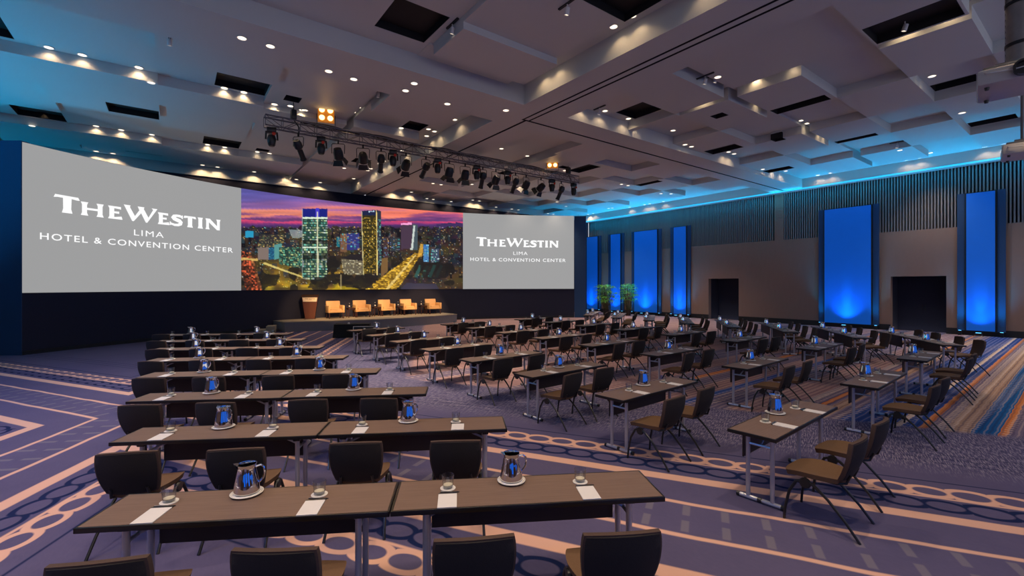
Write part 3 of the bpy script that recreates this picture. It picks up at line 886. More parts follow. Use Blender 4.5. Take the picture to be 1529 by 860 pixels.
    # trees along the bottom edge
    for cx, cy, w, h in ((520, 650, 70, 45), (640, 600, 90, 26), (760, 640, 130, 46), (860, 610, 60, 30), (1320, 560, 110, 60), (610, 520, 40, 60)):
        m = ((X - cx) / w) ** 2 + ((Y - cy) / h) ** 2 + (vnoise(18, 16, 21) - 0.5) < 1
        img[m] = img[m] * 0.25 + np.array([12, 12, 12])
    quad([(640, 660), (760, 672), (800, 690), (600, 690)], (190, 160, 20), 0.7)
    quad([(664, 585), (669, 585), (669, 685), (664, 685)], (190, 170, 120), 0.7)
    return np.clip(img / 255.0, 0, 1)

PICX = [-2, 225, 435, 632, 818, 995, 1165, 1329, 1489]
PICT = [5, 40, 70, 95, 116, 133, 148, 160, 170]
PICB = [690, 688, 687, 685, 684, 683, 682, 682, 681]
def city_screen():
    NX, NY = 372, 172
    P = city_picture(NX, NY)
    L = np.where(P <= 0.04045, P / 12.92, ((P + 0.055) / 1.055) ** 2.4)
    c = arc((SB + SC) / 2, 1.94)
    r = empty('video_screen', c); tag(r, 'wide middle video screen showing a city skyline at sunset', 'screen')
    # the picture is squeezed a little towards its right end
    fr = np.linspace(0, 1, NX + 1)
    m = bpy.data.materials.new('lit_city_picture'); m.use_nodes = True
    nt = NT(m); b = nt.n['Principled BSDF']; b.inputs['Base Color'].default_value = (0.02, 0.02, 0.02, 1); b.inputs['Roughness'].default_value = 0.6
    at = nt.n.new('ShaderNodeVertexColor'); at.layer_name = 'picture'
    nt.l.new(at.outputs[0], b.inputs['Emission Color']); b.inputs['Emission Strength'].default_value = 1.0
    verts = []; cols = np.ones(((NX + 1) * (NY + 1), 4), np.float32)
    # picture x -> metres along the wall, picture y -> height (the picture leans up to the right)
    for j in range(NY + 1):
        for i in range(NX + 1):
            s = SB + (SC - SB) * fr[i]
            z0, z1 = 1.945, ztop(s) - 0.003
            verts.append(arc(s, z1 + (z0 - z1) * j / NY, 0.032))
    # which column of the picture, and which top and bottom line of it, each ninth of the screen shows
    knots = np.linspace(0, 1, 9)
    px = np.interp(fr, knots, PICX); pt = np.interp(fr, knots, PICT); pb = np.interp(fr, knots, PICB)
    for i in range(NX + 1):
        for j in range(NY + 1):
            Y = pt[i] + (pb[i] - pt[i]) * j / NY
            xi = min(NX, max(0, px[i] / 1490 * NX)); yi = min(NY, max(0, Y / 690 * NY))
            cols[j * (NX + 1) + i, :3] = L[int(round(yi)), int(round(xi))]
    faces = [[j * (NX + 1) + i, j * (NX + 1) + i + 1, (j + 1) * (NX + 1) + i + 1, (j + 1) * (NX + 1) + i] for j in range(NY) for i in range(NX)]
    me = bpy.data.meshes.new('city_picture'); me.from_pydata(verts, [], faces); me.materials.append(m)
    ca = me.color_attributes.new('picture', 'FLOAT_COLOR', 'POINT'); ca.data.foreach_set('color', cols.ravel())
    o = bpy.data.objects.new('city_picture', me); col.objects.link(o); o.parent = r; o.location = (-c[0], -c[1], -c[2])
    o['label'] = 'lit picture of towers and avenues at dusk'
    f = screen_mesh(SB, SC, M_BLACKP, r, 'display_panel'); f.location = (-c[0], -c[1], -c[2])
city_screen()

# ------------------------------------------------------------------ lamps
def spot(name, loc, target, power, colr, angle, blend=0.6, size=0.05, parent=None):
    l = bpy.data.lights.new(name, 'SPOT'); l.energy = power; l.color = colr
    l.spot_size = R(angle); l.spot_blend = blend; l.shadow_soft_size = size
    o = bpy.data.objects.new(name, l); col.objects.link(o)
    d = Vector(target) - Vector(loc)
    o.rotation_euler = d.to_track_quat('-Z', 'Y').to_euler()
    if parent is not None:
        o.parent = parent; o.location = Vector(loc) - Vector(parent.location)
    else:
        o.location = loc
    return o
def bay_of(v, u):
    if 8.35 <= v <= 10.1 or 10.65 <= u <= 12.3: return 'ceiling beam'
    return ('front' if u < 10.65 else 'back') + (' left' if v < 8.35 else ' right') + ' ceiling bay'
ORD = ['first', 'second', 'third', 'fourth', 'fifth', 'sixth', 'seventh', 'eighth', 'ninth', 'tenth', 'eleventh', 'twelfth', 'thirteenth', 'fourteenth', 'fifteenth', 'sixteenth', 'seventeenth', 'eighteenth',
       'nineteenth', 'twentieth', 'twenty-first', 'twenty-second', 'twenty-third', 'twenty-fourth', 'twenty-fifth', 'twenty-sixth', 'twenty-seventh', 'twenty-eighth', 'twenty-ninth', 'thirtieth',
       'thirty-first', 'thirty-second', 'thirty-third', 'thirty-fourth', 'thirty-fifth', 'thirty-sixth', 'thirty-seventh', 'thirty-eighth', 'thirty-ninth', 'fortieth']
def bearing(o):
    p = o.location; return p.x / max(0.1, p.y)

# a recessed round downlight: trim ring and glowing lens
dl_proto = [None]
def dl_meshes():
    t = MB().lathe([(0.085, 0.0), (0.115, -0.004), (0.115, -0.014), (0.085, -0.010)], 20, closed=True)
    l = MB().lathe([(0.0, -0.004), (0.085, -0.004), (0.085, -0.009), (0.0, -0.009)], 20)
    return t, l
def downlight(v, u, power=None, angle=80, colr=WARM, target=None, blend=0.8):
    z = ceil_z(v, u)
    p = W(v, u, z - 0.001)
    if dl_proto[0] is None:
        r = empty('recessed_downlight', p)
        t, l = dl_meshes()
        a = t.build('trim_ring', M_LENSOFF, parent=r); b = l.build('lens', M_LENS, parent=r)
        dl_proto[0] = (a, b)
    else:
        r = empty('recessed_downlight', p)
        for q in dl_proto[0]:
            c = q.copy(); col.objects.link(c); c.parent = r
    if power:
        t = target if target is not None else (p.x, p.y, 0)
        spot('downlight_lamp', (p.x, p.y, p.z - 0.03), t, power, colr, angle, blend, 0.06, r)
    return r
DLS = []
# downlights seen in the photo (v, u); every one of them lights the hall
FIX = [(-0.69, 15.73), (-0.44, 15.89), (-2.4, 19.8), (-1.85, 19.82), (-3.87, 22.65), (-3.55, 22.5), (1.16, 15.5), (1.7, 15.5),
       (3.03, 15.85), (3.48, 15.95), (3.0, 22.6), (3.47, 22.55), (7.9, 6.2), (7.9, 6.9), (8.0, 9.0), (8.0, 9.5),
       (11.97, 6.7), (13.18, 5.33), (14.97, 7.0), (13.18, 3.0), (16.42, 3.26), (16.94, 3.27), (20.32, 3.2), (18.1, 7.0), (18.6, 7.0), (19.87, 7.0), (20.38, 7.0),
       (21.61, 7.0), (22.1, 7.0), (23.9, 5.6), (24.17, 9.17), (26.58, 6.07), (26.53, 5.6), (26.69, 5.2), (16.43, 7.0),
       (15.09, 10.2), (19.74, 16.55), (20.29, 16.55), (22.31, 16.89), (21.98, 16.46), (23.66, 16.82), (24.2, 16.5), (24.3, 14.95), (25.86, 16.69),
       (4.97, 15.23), (4.97, 15.76), (6.81, 16.02), (7.8, 15.28), (7.8, 15.79), (7.92, 17.31), (7.92, 20.88), (6.73, 22.7),
       (11.25, 15.9), (12.81, 16.1), (11.38, 22.5), (11.87, 22.5), (13.2, 21.44), (15.19, 16.2), (16.62, 20.33), (19.83, 22.6), (20.5, 22.6), (18.45, 23.57), (22.16, 23.5),
       (1.22, 11.39), (1.77, 11.40), (3.14, 11.87), (3.78, 11.94), (5.14, 11.24), (5.14, 11.80), (6.5, 11.93), (8.17, 11.31)]
for v, u in FIX:
    z0 = ceil_z(v, u)
    near = min(ceil_z(v + 0.55 * math.cos(k * PI / 4), u + 0.55 * math.sin(k * PI / 4)) for k in range(8)) < z0 - 0.03
    pw = P_GENERAL * (0.8 + 0.4 * random.random())
    # a fitting right beside a lower panel only grazes it; the others are wide
    DLS.append(downlight(v, u, 5.0 if near else pw, 120 if near else 95, WASHC if near else (WARM2 if random.random() < .5 else WARM), blend=0.9))
# general rows nearer the camera and along the hall, above and outside the frame; last one added over the palms
for v, u in [(-5.5, 3.0), (-2.0, 3.0), (1.5, 1.5), (5.0, 1.5), (11.5, 0.5), (16.0, 0.5), (21.0, 0.5), (-5.0, 8.0), (-1.2, 8.0), (2.6, 5.0), (25.0, 1.5), (2.0, 0.2), (-2.5, 5.6), (25.2, 22.3)]:
    DLS.append(downlight(v, u, P_GENERAL, 100, WARM, blend=0.9))
DLS.append(downlight(25.25, 22.0, 900.0, 40, WARM2, blend=0.9))  # narrow extra downlight added to brighten the palms
# wall washing pairs next to the vertical faces: (v, u, direction of the face)
WASH = []
for u in (6.49, 7.02, 9.12, 9.67, 14.33, 15.89, 16.56, 21.09, 21.69, 22.87, 23.33, 4.83, 25.6, 19.0): WASH.append((8.10, u, (1, 0)))
for v in (10.69, 11.58, 12.77, 13.32, 16.18, 16.62, 19.45, 19.92, 22.58, 23.05, 24.08, 25.02): WASH.append((v, 10.40, (0, 1)))
for v in (-2.61, -2.06, 1.21, 1.82, 3.4, 4.88, 5.39, 6.6, 13.06, 13.5, 16.47, 17.01, 19.78, 20.39, 23.25, 23.8, 10.9, 12.0, 14.8, 18.4): WASH.append((v, 26.66, (0, 1)))
for u in (9.79, 9.21, 6.19, 5.71, 3.6, 3.08, 26.38, 25.8, 22.14, 20.81, 20.36, 19.23): WASH.append((27.33, u, (1, 0)))
# lower panels: their bright edges
WASH += [(-2.4, 15.72, (0, 1)), (-1.8, 15.72, (0, 1)), (-0.7, 15.74, (0, 1)), (-2.2, 22.44, (0, 1)), (-1.5, 22.44, (0, 1)), (-0.6, 22.44, (0, 1)), (1.2, 22.66, (0, 1)), (1.8, 22.66, (0, 1)), (1.25, 15.87, (0, 1)), (1.75, 15.87, (0, 1)), (2.6, 16.0, (0, 1)), (3.4, 16.0, (0, 1)),
         (13.22, 6.3, (1, 0)), (13.22, 3.0, (1, 0)), (13.22, 2.3, (1, 0)), (13.2, 7.9, (1, 0))]
for v, u, d in WASH:
    p = W(v, u, 0); t = W(v + d[0] * 0.05, u + d[1] * 0.05, 0)
    z = ceil_z(v, u)
    q = p + (t - p) * 1.0
    DLS.append(downlight(v, u, P_WASH * (4.0 if u > 26 else 1.0), 126, WASHC, target=(q.x, q.y, z - 0.55), blend=0.55))
groups = {}
for o in DLS:
    v, u = VU(o.location.x, o.location.y)
    groups.setdefault(bay_of(v, u), []).append(o)
for bname, L in groups.items():
    L.sort(key=bearing)
    for i, o in enumerate(L):
        tag(o, 'small round recessed downlight in the %s, %s from the left' % (bname, ORD[min(i, 39)]), 'downlight', 'recessed downlights in the %s' % bname)
vg = {}
for r, o in vent_objs: vg.setdefault(r[4], []).append((r, o))
for b, L in vg.items():
    L.sort(key=lambda q: bearing(q[1]))
    for i, (r, o) in enumerate(L):
        small = (r[1] - r[0]) < 0.6 and (r[3] - r[2]) < 0.6
        tag(o, '%s black square opening in the %s ceiling bay, %s from the left' % ('small' if small else 'large', b, ORD[i]), 'ceiling vent', 'black openings in the %s ceiling bay' % b)

# ---- track spots hanging a little below the ceiling
def track_head(v, u, label, yaw=0.0):
    z = ceil_z(v, u); p = W(v, u, z)
    r = empty('track_spotlight', p, A + yaw)
    MB().box((0, 0, -0.015), (0.05, 0.5, 0.03)).build('track', M_GROOVE, parent=r, smooth=0)
    MB().tube([(0, 0, -0.03), (0, 0, -0.12)], 0.012).build('stem', M_LENSOFF, parent=r)
    M = Matrix.Translation((0, 0, -0.17)) @ Matrix.Rotation(R(18), 4, 'X')
    MB().lathe([(0.0, 0.07), (0.045, 0.07), (0.05, -0.07), (0.04, -0.07), (0.04, -0.04), (0.0, -0.04)], 16, M=M).build('head', M_LENSOFF, parent=r)
    MB().lathe([(0.0, -0.045), (0.04, -0.045), (0.04, -0.055), (0.0, -0.055)], 16, M=M).build('lens', M_LENS, parent=r)
    return tag(r, label, 'spotlight', 'white track spotlights under the ceiling')
track_head(-0.67, 12.52, 'white track spotlight by the beam at far left of the ceiling, left of two')
track_head(-0.03, 12.62, 'white track spotlight by the beam at far left of the ceiling, right of two')
track_head(5.0, 8.95, 'white track spotlight beside the big black square opening at top centre')
track_head(6.4, 6.75, 'white track spotlight left of the black opening at the top beside the beam')
track_head(5.0, 13.5, 'white track spotlight above the left amber lamp, near the beam')
track_head(11.6, 6.85, 'white track spotlight right of the long grooved beam, left of two')
track_head(12.2, 6.9, 'white track spotlight right of the long grooved beam, right of two')
track_head(11.2, 10.3, 'white track spotlight in the corner beside the black opening, right of the beams')
track_head(12.75, 2.9, 'white track spotlight by the long black opening at the top right')
track_head(23.57, 5.6, 'bright track spotlight above the cyan cove on the right')

# ---- lighting truss
TU, TZ, TV0, TV1 = 15.5, 7.12, 2.25, 15.3
tr = empty('lighting_truss', W((TV0 + TV1) / 2, TU, TZ), A)
HL = (TV1 - TV0) / 2; s_ = 0.15
for y in (-s_, s_):
    for z in (-s_, s_):
        MB().tube([(-HL, y, z), (HL, y, z)], 0.025).build('chord', M_ALU, parent=tr)
mb = MB()
n = 27; st = 2 * HL / n
for i in range(n + 1):
    x = -HL + i * st
    mb.tube([(x, -s_, -s_), (x, -s_, s_)], 0.010, 6); mb.tube([(x, s_, -s_), (x, s_, s_)], 0.010, 6); mb.tube([(x, -s_, s_), (x, s_, s_)], 0.010, 6)
    if i < n:
        a, b = (-s_, s_) if i % 2 else (s_, -s_)
        mb.tube([(x, -s_, a), (x + st, -s_, b)], 0.010, 6); mb.tube([(x, s_, a), (x + st, s_, b)], 0.010, 6)
        mb.tube([(x, a, -s_), (x + st, b, -s_)], 0.010, 6); mb.tube([(x, a, s_), (x + st, b, s_)], 0.010, 6)
mb.build('lattice_bracing', M_ALU, parent=tr)
mb = MB()
for k in range(5):
    pts = []
    for i in range(60):
        x = -HL + 1.0 + (2 * HL - 1.6) * i / 59
        pts.append((x, -0.10 + 0.05 * k + 0.03 * math.sin(i * 0.9 + k), s_ + 0.03 + 0.025 * math.sin(i * 0.55 + 2.1 * k)))
    mb.tube(pts, 0.018, 6)
mb.build('cable_bundle', M_BLACKP, parent=tr)
tag(tr, 'long box lighting truss with black cables hanging across the ceiling', 'truss')
def hoist(v, label):
    p = W(v, TU, TZ + 0.19)
    r = empty('truss_hoist', p, A)
    MB().box((0, 0, 0.16), (0.16, 0.22, 0.3), ch=0.03).build('motor', M_BLACKP, parent=r)
    MB().tube([(0, 0, 0.3), (0, 0, ceil_z(v, TU) - p.z)], 0.014, 6).build('chain', M_BLACKP, parent=r)
    MB().tube([(0.0, 0, 0.02), (0.16, 0.0, -0.20), (0.16, 0, -0.36)], 0.02, 6).build('sling', M_BLACKP, parent=r)
    tag(r, label, 'hoist', 'chain hoists holding the truss')
hoist(3.05, 'black chain hoist holding the left end of the lighting truss')
hoist(14.75, 'black chain hoist holding the right end of the lighting truss')
def blinder(v, label):
    p = W(v, TU, TZ + 0.17)
    r = empty('amber_blinder', p)
    d = math.atan2(-p.x, p.y)      # faces the hall
    r.rotation_euler = (0, 0, d)
    w = 0.25
    hb = MB().box((0, 0.06, 0.42), (2 * w, 0.10, 2 * w), ch=0.01)
    hb.build('housing', M_AMBERH, parent=r)
    MB().tube([(-w - 0.02, 0.05, 0.42), (-w - 0.02, 0.05, 0.05), (w + 0.02, 0.05, 0.05), (w + 0.02, 0.05, 0.42)], 0.014, 6).build('yoke', M_BLACKP, parent=r)
    for sx in (-1, 1):
        for sz in (-1, 1):
            MB().lathe([(0.0, 0.0), (0.075, 0.0), (0.085, 0.02), (0.0, 0.02)], 18, M=Matrix.Translation((sx * 0.125, 0.0, 0.42 + sz * 0.125)) @ Matrix.Rotation(R(90), 4, 'X')).build('lamp', M_AMBER, parent=r)
    tag(r, label, 'stage light', 'amber four-lamp lights on the truss')
    fw = Vector((0, 0, 0)) - Vector((p.x, p.y, 0)); fw.normalize()
    q = Vector((p.x, p.y, p.z + 0.42)) + fw * 0.1
    l = spot('blinder_lamp', q, q + fw * 5 + Vector((0, 0, -3)), 400, (1, 0.55, 0.2), 80, 0.8, 0.15)
blinder(4.02, 'amber four-lamp light standing on the left end of the truss')
blinder(13.78, 'amber four-lamp light standing on the right end of the truss')
# lamps under the truss
def moving_head(p, rz):
    r = empty('moving_head_light', p, rz)
    MB().box((0, 0, -0.07), (0.26, 0.20, 0.14), ch=0.02).build('base', M_BLACKP, parent=r)
    MB().tube([(-0.15, 0, -0.14), (-0.16, 0, -0.36)], 0.025, 8).tube([(0.15, 0, -0.14), (0.16, 0, -0.36)], 0.025, 8).box((0, 0, -0.15), (0.34, 0.1, 0.05)).build('yoke', M_BLACKP, parent=r)
    h = MB().lathe([(0.0, 0.02), (0.09, 0.0), (0.13, -0.12), (0.10, -0.30), (0.075, -0.34), (0.0, -0.34)], 16, c=(0, 0, -0.22)).build('head', M_BLACKP, parent=r)
    MB().lathe([(0.0, 0.0), (0.05, 0.0), (0.05, -0.02), (0.0, -0.02)], 12, M=Matrix.Translation((0.06, -0.12, -0.20)) @ Matrix.Rotation(R(90), 4, 'X')).build('status_lens', M_REDGEL, parent=h)
    return r
def profile_spot(p, rz, tilt):
    r = empty('profile_spotlight', p, rz)
    MB().tube([(0, 0, 0.0), (0, 0, -0.12)], 0.03, 8).build('clamp', M_BLACKP, parent=r)
    MB().tube([(-0.16, 0, -0.42), (-0.17, 0, -0.16), (-0.14, 0, -0.12), (0.14, 0, -0.12), (0.17, 0, -0.16), (0.16, 0, -0.42)], 0.012, 6).build('yoke', M_BLACKP, parent=r)
    M = Matrix.Translation((0, 0, -0.42)) @ Matrix.Rotation(tilt, 4, 'X')
    MB().lathe([(0.0, 0.20), (0.09, 0.19), (0.13, 0.10), (0.13, -0.04), (0.085, -0.10), (0.085, -0.40), (0.10, -0.42), (0.10, -0.46), (0.075, -0.46), (0.075, -0.42), (0.0, -0.42)], 16, M=M).build('barrel', M_BLACKP, parent=r)
    return r
def fresnel(p, rz, tilt):
    r = empty('fresnel_spotlight', p, rz)
    MB().tube([(0, 0, 0.0), (0, 0, -0.12)], 0.03, 8).build('clamp', M_BLACKP, parent=r)
    MB().tube([(-0.20, 0, -0.44), (-0.21, 0, -0.16), (-0.18, 0, -0.12), (0.18, 0, -0.12), (0.21, 0, -0.16), (0.20, 0, -0.44)], 0.012, 6).build('yoke', M_BLACKP, parent=r)
    M = Matrix.Translation((0, 0, -0.44)) @ Matrix.Rotation(tilt, 4, 'X')
    MB().lathe([(0.0, 0.19), (0.12, 0.17), (0.155, 0.05), (0.155, -0.16), (0.135, -0.18), (0.135, -0.16), (0.0, -0.15)], 18, M=M).build('housing', M_BLACKP, parent=r)
    b = MB()
    for k in range(4):
        q = M @ Matrix.Translation((0, 0, -0.18)) @ Matrix.Rotation(k * PI / 2, 4, 'Z')
        P = [(-0.13, 0.15, 0), (0.13, 0.15, 0), (0.17, 0.24, -0.16), (-0.17, 0.24, -0.16)]
        vs = [q @ Vector(x) for x in P] + [q @ (Vector(x) + Vector((0, 0.004, 0.003))) for x in P]
        b.add(vs, [[0, 1, 2, 3], [7, 6, 5, 4], [0, 4, 5, 1], [1, 5, 6, 2], [2, 6, 7, 3], [3, 7, 4, 0]])
    b.build('barn_doors', M_BLACKP, parent=r, smooth=0)
    return r
TL = [(2.44, 'm'), (3.19, 'p'), (3.87, 'm'), (4.4, 'f'), (5.22, 'f'), (5.85, 'p'), (6.28, 'm'), (6.77, 'f'), (7.55, 'p'), (8.03, 'm'), (8.53, 'f'), (9.23, 'f'), (9.76, 'm'), (10.05, 'p'), (10.69, 'f'),
      (11.28, 'm'), (11.7, 'p'), (12.27, 'f'), (13.11, 'f'), (13.75, 'm'), (14.32, 'p'), (15.1, 'm')]
STAGE_C = Vector((-7.2, 25.2, 1.0))
KINDS = {'m': ('black moving head light', 'moving head light'), 'p': ('long black profile spotlight', 'stage spotlight'), 'f': ('black spotlight with barn doors', 'stage spotlight')}
cnt = {}
for i, (v, k) in enumerate(TL):
    p = W(v, TU, TZ - 0.18 if k != 'm' else TZ - 0.175)
    d = STAGE_C - p
    az = math.atan2(d.y, d.x) - PI / 2 + random.uniform(-0.25, 0.25)
    tilt = R(38 + random.uniform(-14, 22))
    o = moving_head(p, A + random.uniform(-0.3, 0.3)) if k == 'm' else (profile_spot(p, az, tilt) if k == 'p' else fresnel(p, az, tilt))
    cnt[k] = cnt.get(k, 0)
    nm, cat = KINDS[k]
    tag(o, '%s hanging under the truss, %s of its kind from the left' % (nm, ORD[cnt[k]]), cat, nm + 's under the truss')
    cnt[k] += 1
for i, v in enumerate((4.4, 5.22, 8.53, 9.23, 5.85)):
    p = W(v, TU + 0.7, TZ - 1.0)
    t = [(-9.2, 23.6), (-8.0, 24.6), (-6.6, 26.0), (-5.2, 27.4), (-10.3, 23.2)][i]
    spot('stage_lamp', p, (t[0], t[1], 0.9), P_TRUSS * (0.55 if i == 4 else 1.0), (1.0, 0.60, 0.28), 17, 0.7, 0.1)

# ---- blue light panels on the right wall
PAN = [(25.83, 27.15, 'at the far end beside the screen wall, behind the palms'), (23.47, 24.42, 'behind the right-hand palm, second from the far end'), (20.13, 22.13, 'third from the far end'),
       (17.84, 18.77, 'fourth from the far end, left of the smaller dark doorway'), (7.65, 9.66, 'between the two dark doorways'), (3.38, 4.25, 'right of the wide dark doorway')]
for i, (a, b, lb) in enumerate(PAN):
    c = W(27.9, (a + b) / 2, 0.0)
    wide = (b - a) > 1.5
    r = empty('light_panel', c, A)
    w = b - a
    # local axes: x = towards the wall, y = along the wall
    MB().box((0.02, 0, 3.19), (0.14, w + 0.10, 6.02)).build('frame', M_BLACKP, parent=r, smooth=0)
    MB().box((-0.058, 0, 3.19), (0.02, w, 5.94)).build('fabric_face', M_PANEL, parent=r, smooth=0)
    MB().box((0.045, -w / 2 - 0.18, 3.2), (0.09, 0.24, 6.0)).box((0.045, w / 2 + 0.18, 3.2), (0.09, 0.24, 6.0)).build('side_drape', M_NAVY, parent=r, smooth=0)
    for y in ([0.0]):
        u_ = MB().box((-0.52, y, 0.10), (0.16, 0.22, 0.12), ch=0.015).build('uplight', M_BLACKP, parent=r)
        MB().box((-0.51, y, 0.163), (0.10, 0.16, 0.006)).build('uplight_lens', M_BLUELED, parent=u_, smooth=0)
        MB().tube([(-0.52, y - 0.14, 0.0), (-0.52, y - 0.14, 0.1), (-0.52, y + 0.14, 0.1), (-0.52, y + 0.14, 0.0)], 0.01, 6).build('uplight_bracket', M_BLACKP, parent=u_)
    for y in (-w / 2 - 0.2, w / 2 + 0.2):
        q_ = MB().box((-0.10, y, 0.10), (0.10, 0.12, 0.20)).build('side_lamp', M_BLACKP, parent=r, smooth=0)
        MB().box((-0.10, y, 0.203), (0.07, 0.09, 0.006)).build('side_lamp_lens', M_BLUELED, parent=q_, smooth=0)
        sp = W(27.78, (a + b) / 2 + y, 0.26)
        spot('side_uplight_lamp', sp, W(27.93, (a + b) / 2 + y, 2.2), 4, (0.05, 0.45, 1.0), 60, 0.6, 0.03)
        spot('side_wash_lamp', sp, W(25.0, (a + b) / 2 + y, 8.0), P_SIDE, CYAN, 72, 1.0, 0.05)
    tag(r, 'tall %s blue-lit wall panel %s' % ('wide' if wide else 'narrow', lb), 'light panel', 'blue-lit panels on the right wall')
    sp = W(27.38, (a + b) / 2, 0.19)
    tp = W(27.84, (a + b) / 2, 4.2)
    spot('panel_streak_lamp', sp, W(27.84, (a + b) / 2, 1.5), P_PANEL * 0.3, (0.02, 0.5, 1.0), 24, 1.0, 0.04)
    spot('panel_uplight_lamp', sp, tp, P_PANEL * (0.5 if wide else 0.32), (0.012, 0.30, 1.0), 110, 1.0, 0.05)
    sp2 = W(27.0, (a + b) / 2, 0.19)

# ------------------------------------------------------------------ stage
SH = 0.47
front = [(-10.56, 21.28), (-8.7, 22.1), (-6.85, 22.97), (-5.7, 24.05), (-4.66, 25.2), (-3.9, 26.2), (-3.25, 27.2)]
def on_arc(x, y, off=0.06):
    d = Vector((x - CC.x, y - CC.y)); d.normalize(); return (CC.x + d.x * (CRAD - off), CC.y + d.y * (CRAD - off))
back = [on_arc(-4.2, 28.5), on_arc(-6.0, 27.6), on_arc(-8.0, 26.3), on_arc(-9.6, 25.0), on_arc(-11.0, 23.6), on_arc(-11.9, 22.5)]
poly = front + back
stage = empty('stage_platform', (-7.6, 24.4, 0))
off = lambda P: [(x + 7.6, y - 24.4) for x, y in P]
MB().prism(off(poly), SH - 0.04, SH).build('platform_top', M_STAGETOP, parent=stage, smooth=0)
ins = [(x + (-7.6 - x) * 0.004, y + (24.4 - y) * 0.004) for x, y in poly]
MB().prism(off(ins), 0.0, SH - 0.04).build('skirt', M_STAGESIDE, parent=stage, smooth=0)
tag(stage, 'low grey stage platform in front of the curved screen wall', 'stage')
st = empty('stage_steps', (-11.12, 21.2, 0), R(22))
for k in range(2):
    h = SH * (2 - k) / 3
    MB().box((-0.0 - 0.36 * k, 0.0, h / 2), (0.36, 0.8, h), ch=0.008).build('step', M_STAGETOP, parent=st)
tag(st, 'pair of grey carpeted steps at the left end of the stage', 'steps')
# lectern
lec = empty('lectern', (-10.25, 23.3, SH), R(20))
def taper(z0, z1, w0, w1, d0, d1, mb=None):
    mb = mb or MB()
    vs = []
    for z, w, d in ((z0, w0, d0), (z1, w1, d1)):
        vs += [(-w / 2, -d / 2, z), (w / 2, -d / 2, z), (w / 2, d / 2, z), (-w / 2, d / 2, z)]
    return mb.add(vs, [[3, 2, 1, 0], [4, 5, 6, 7], [0, 1, 5, 4], [1, 2, 6, 5], [2, 3, 7, 6], [3, 0, 4, 7]])
taper(0.03, 0.86, 0.44, 0.68, 0.34, 0.42).build('body', M_LWOOD, parent=lec, smooth=0)
taper(0.0, 0.03, 0.56, 0.56, 0.46, 0.46).build('base_plate', M_DWOOD, parent=lec, smooth=0)
taper(0.86, 1.12, 0.68, 0.76, 0.42, 0.46).build('head', M_LWOOD, parent=lec, smooth=0)
sg = MB().add([(-0.315, -0.236, 0.885), (0.315, -0.236, 0.885), (0.345, -0.256, 1.10), (-0.345, -0.256, 1.10), (-0.315, -0.2, 0.885), (0.315, -0.2, 0.885), (0.345, -0.22, 1.10), (-0.345, -0.22, 1.10)],
              [[0, 1, 2, 3], [7, 6, 5, 4], [0, 4, 5, 1], [1, 5, 6, 2], [2, 6, 7, 3], [3, 7, 4, 0]]).build('sign', M_SIGN, parent=lec, smooth=0)
mb = MB()
font_lettering(mb, 'THE WESTIN', -0.22, 0.22, 1.0, 1.05, put=lambda a, b: (a, -0.242 - (b - 0.885) * 0.093, b))
font_lettering(mb, 'LIMA', -0.09, 0.09, 0.955, 0.98, put=lambda a, b: (a, -0.242 - (b - 0.885) * 0.093, b))
mb.build('sign_lettering', M_DWOOD, parent=sg, smooth=0)
MB().add([(-0.40, -0.27, 1.10), (0.40, -0.27, 1.10), (0.40, 0.25, 1.20), (-0.40, 0.25, 1.20), (-0.40, -0.27, 1.13), (0.40, -0.27, 1.13), (0.40, 0.25, 1.23), (-0.40, 0.25, 1.23)],
         [[3, 2, 1, 0], [4, 5, 6, 7], [0, 1, 5, 4], [1, 2, 6, 5], [2, 3, 7, 6], [3, 0, 4, 7]]).build('reading_top', M_DWOOD, parent=lec, smooth=0)
tag(lec, 'tapered brown wooden lectern with a cream sign at the left end of the stage', 'lectern')
# armchairs
def armchair():
    r = empty('armchair')
    MB().box((0, 0.0, 0.36), (0.62, 0.62, 0.12), ch=0.02).build('seat_base', M_TAN, parent=r)
    MB().box((0, -0.03, 0.455), (0.54, 0.58, 0.09), ch=0.03).build('seat_cushion', M_TAN, parent=r)
    b = MB().box((0, 0, 0.25), (0.70, 0.12, 0.56), ch=0.03)
    b.v = [(x, y + 0.30 + 0.10 * (z / 0.5), z + 0.36) for x, y, z in b.v]
    b.build('backrest', M_TAN, parent=r)
    for sx in (-1, 1):
        MB().box((sx * 0.355, -0.02, 0.485), (0.10, 0.66, 0.37), ch=0.025).build('arm', M_TAN, parent=r)
        for y in (-0.29, 0.29):
            MB().box((sx * 0.34, y, 0.15), (0.045, 0.045, 0.30)).build('leg', M_DWOOD, parent=r, smooth=0)
    return r
row = [(-9.17, 23.75), (-8.12, 24.75), (-7.08, 25.85), (-6.06, 26.75), (-4.74, 27.5)]
arm0 = armchair()
nm = ['leftmost of five, beside the lectern', 'second of five from the lectern', 'middle one of five', 'fourth of five from the lectern', 'rightmost of five, farthest from the lectern']
arms = []
for i, (x, y) in enumerate(row):
    o = arm0 if i == 0 else copy_tree(arm0)
    place(o, (x, y, SH), R(36)); arms.append(o)
    tag(o, 'tan leather armchair on the stage, ' + nm[i], 'armchair', 'tan armchairs on the stage')
def side_table():
    r = empty('side_table')
    MB().box((0, 0, 0.49), (0.42, 0.42, 0.03), ch=0.006).build('table_top', M_DWOOD, parent=r)
    MB().box((0, 0, 0.455), (0.36, 0.36, 0.04)).build('apron', M_DWOOD, parent=r, smooth=0)
    for sx in (-1, 1):
        for sy in (-1, 1):
            MB().box((sx * 0.175, sy * 0.175, 0.235), (0.035, 0.035, 0.47)).build('leg', M_DWOOD, parent=r, smooth=0)
    return r
tb0 = side_table()
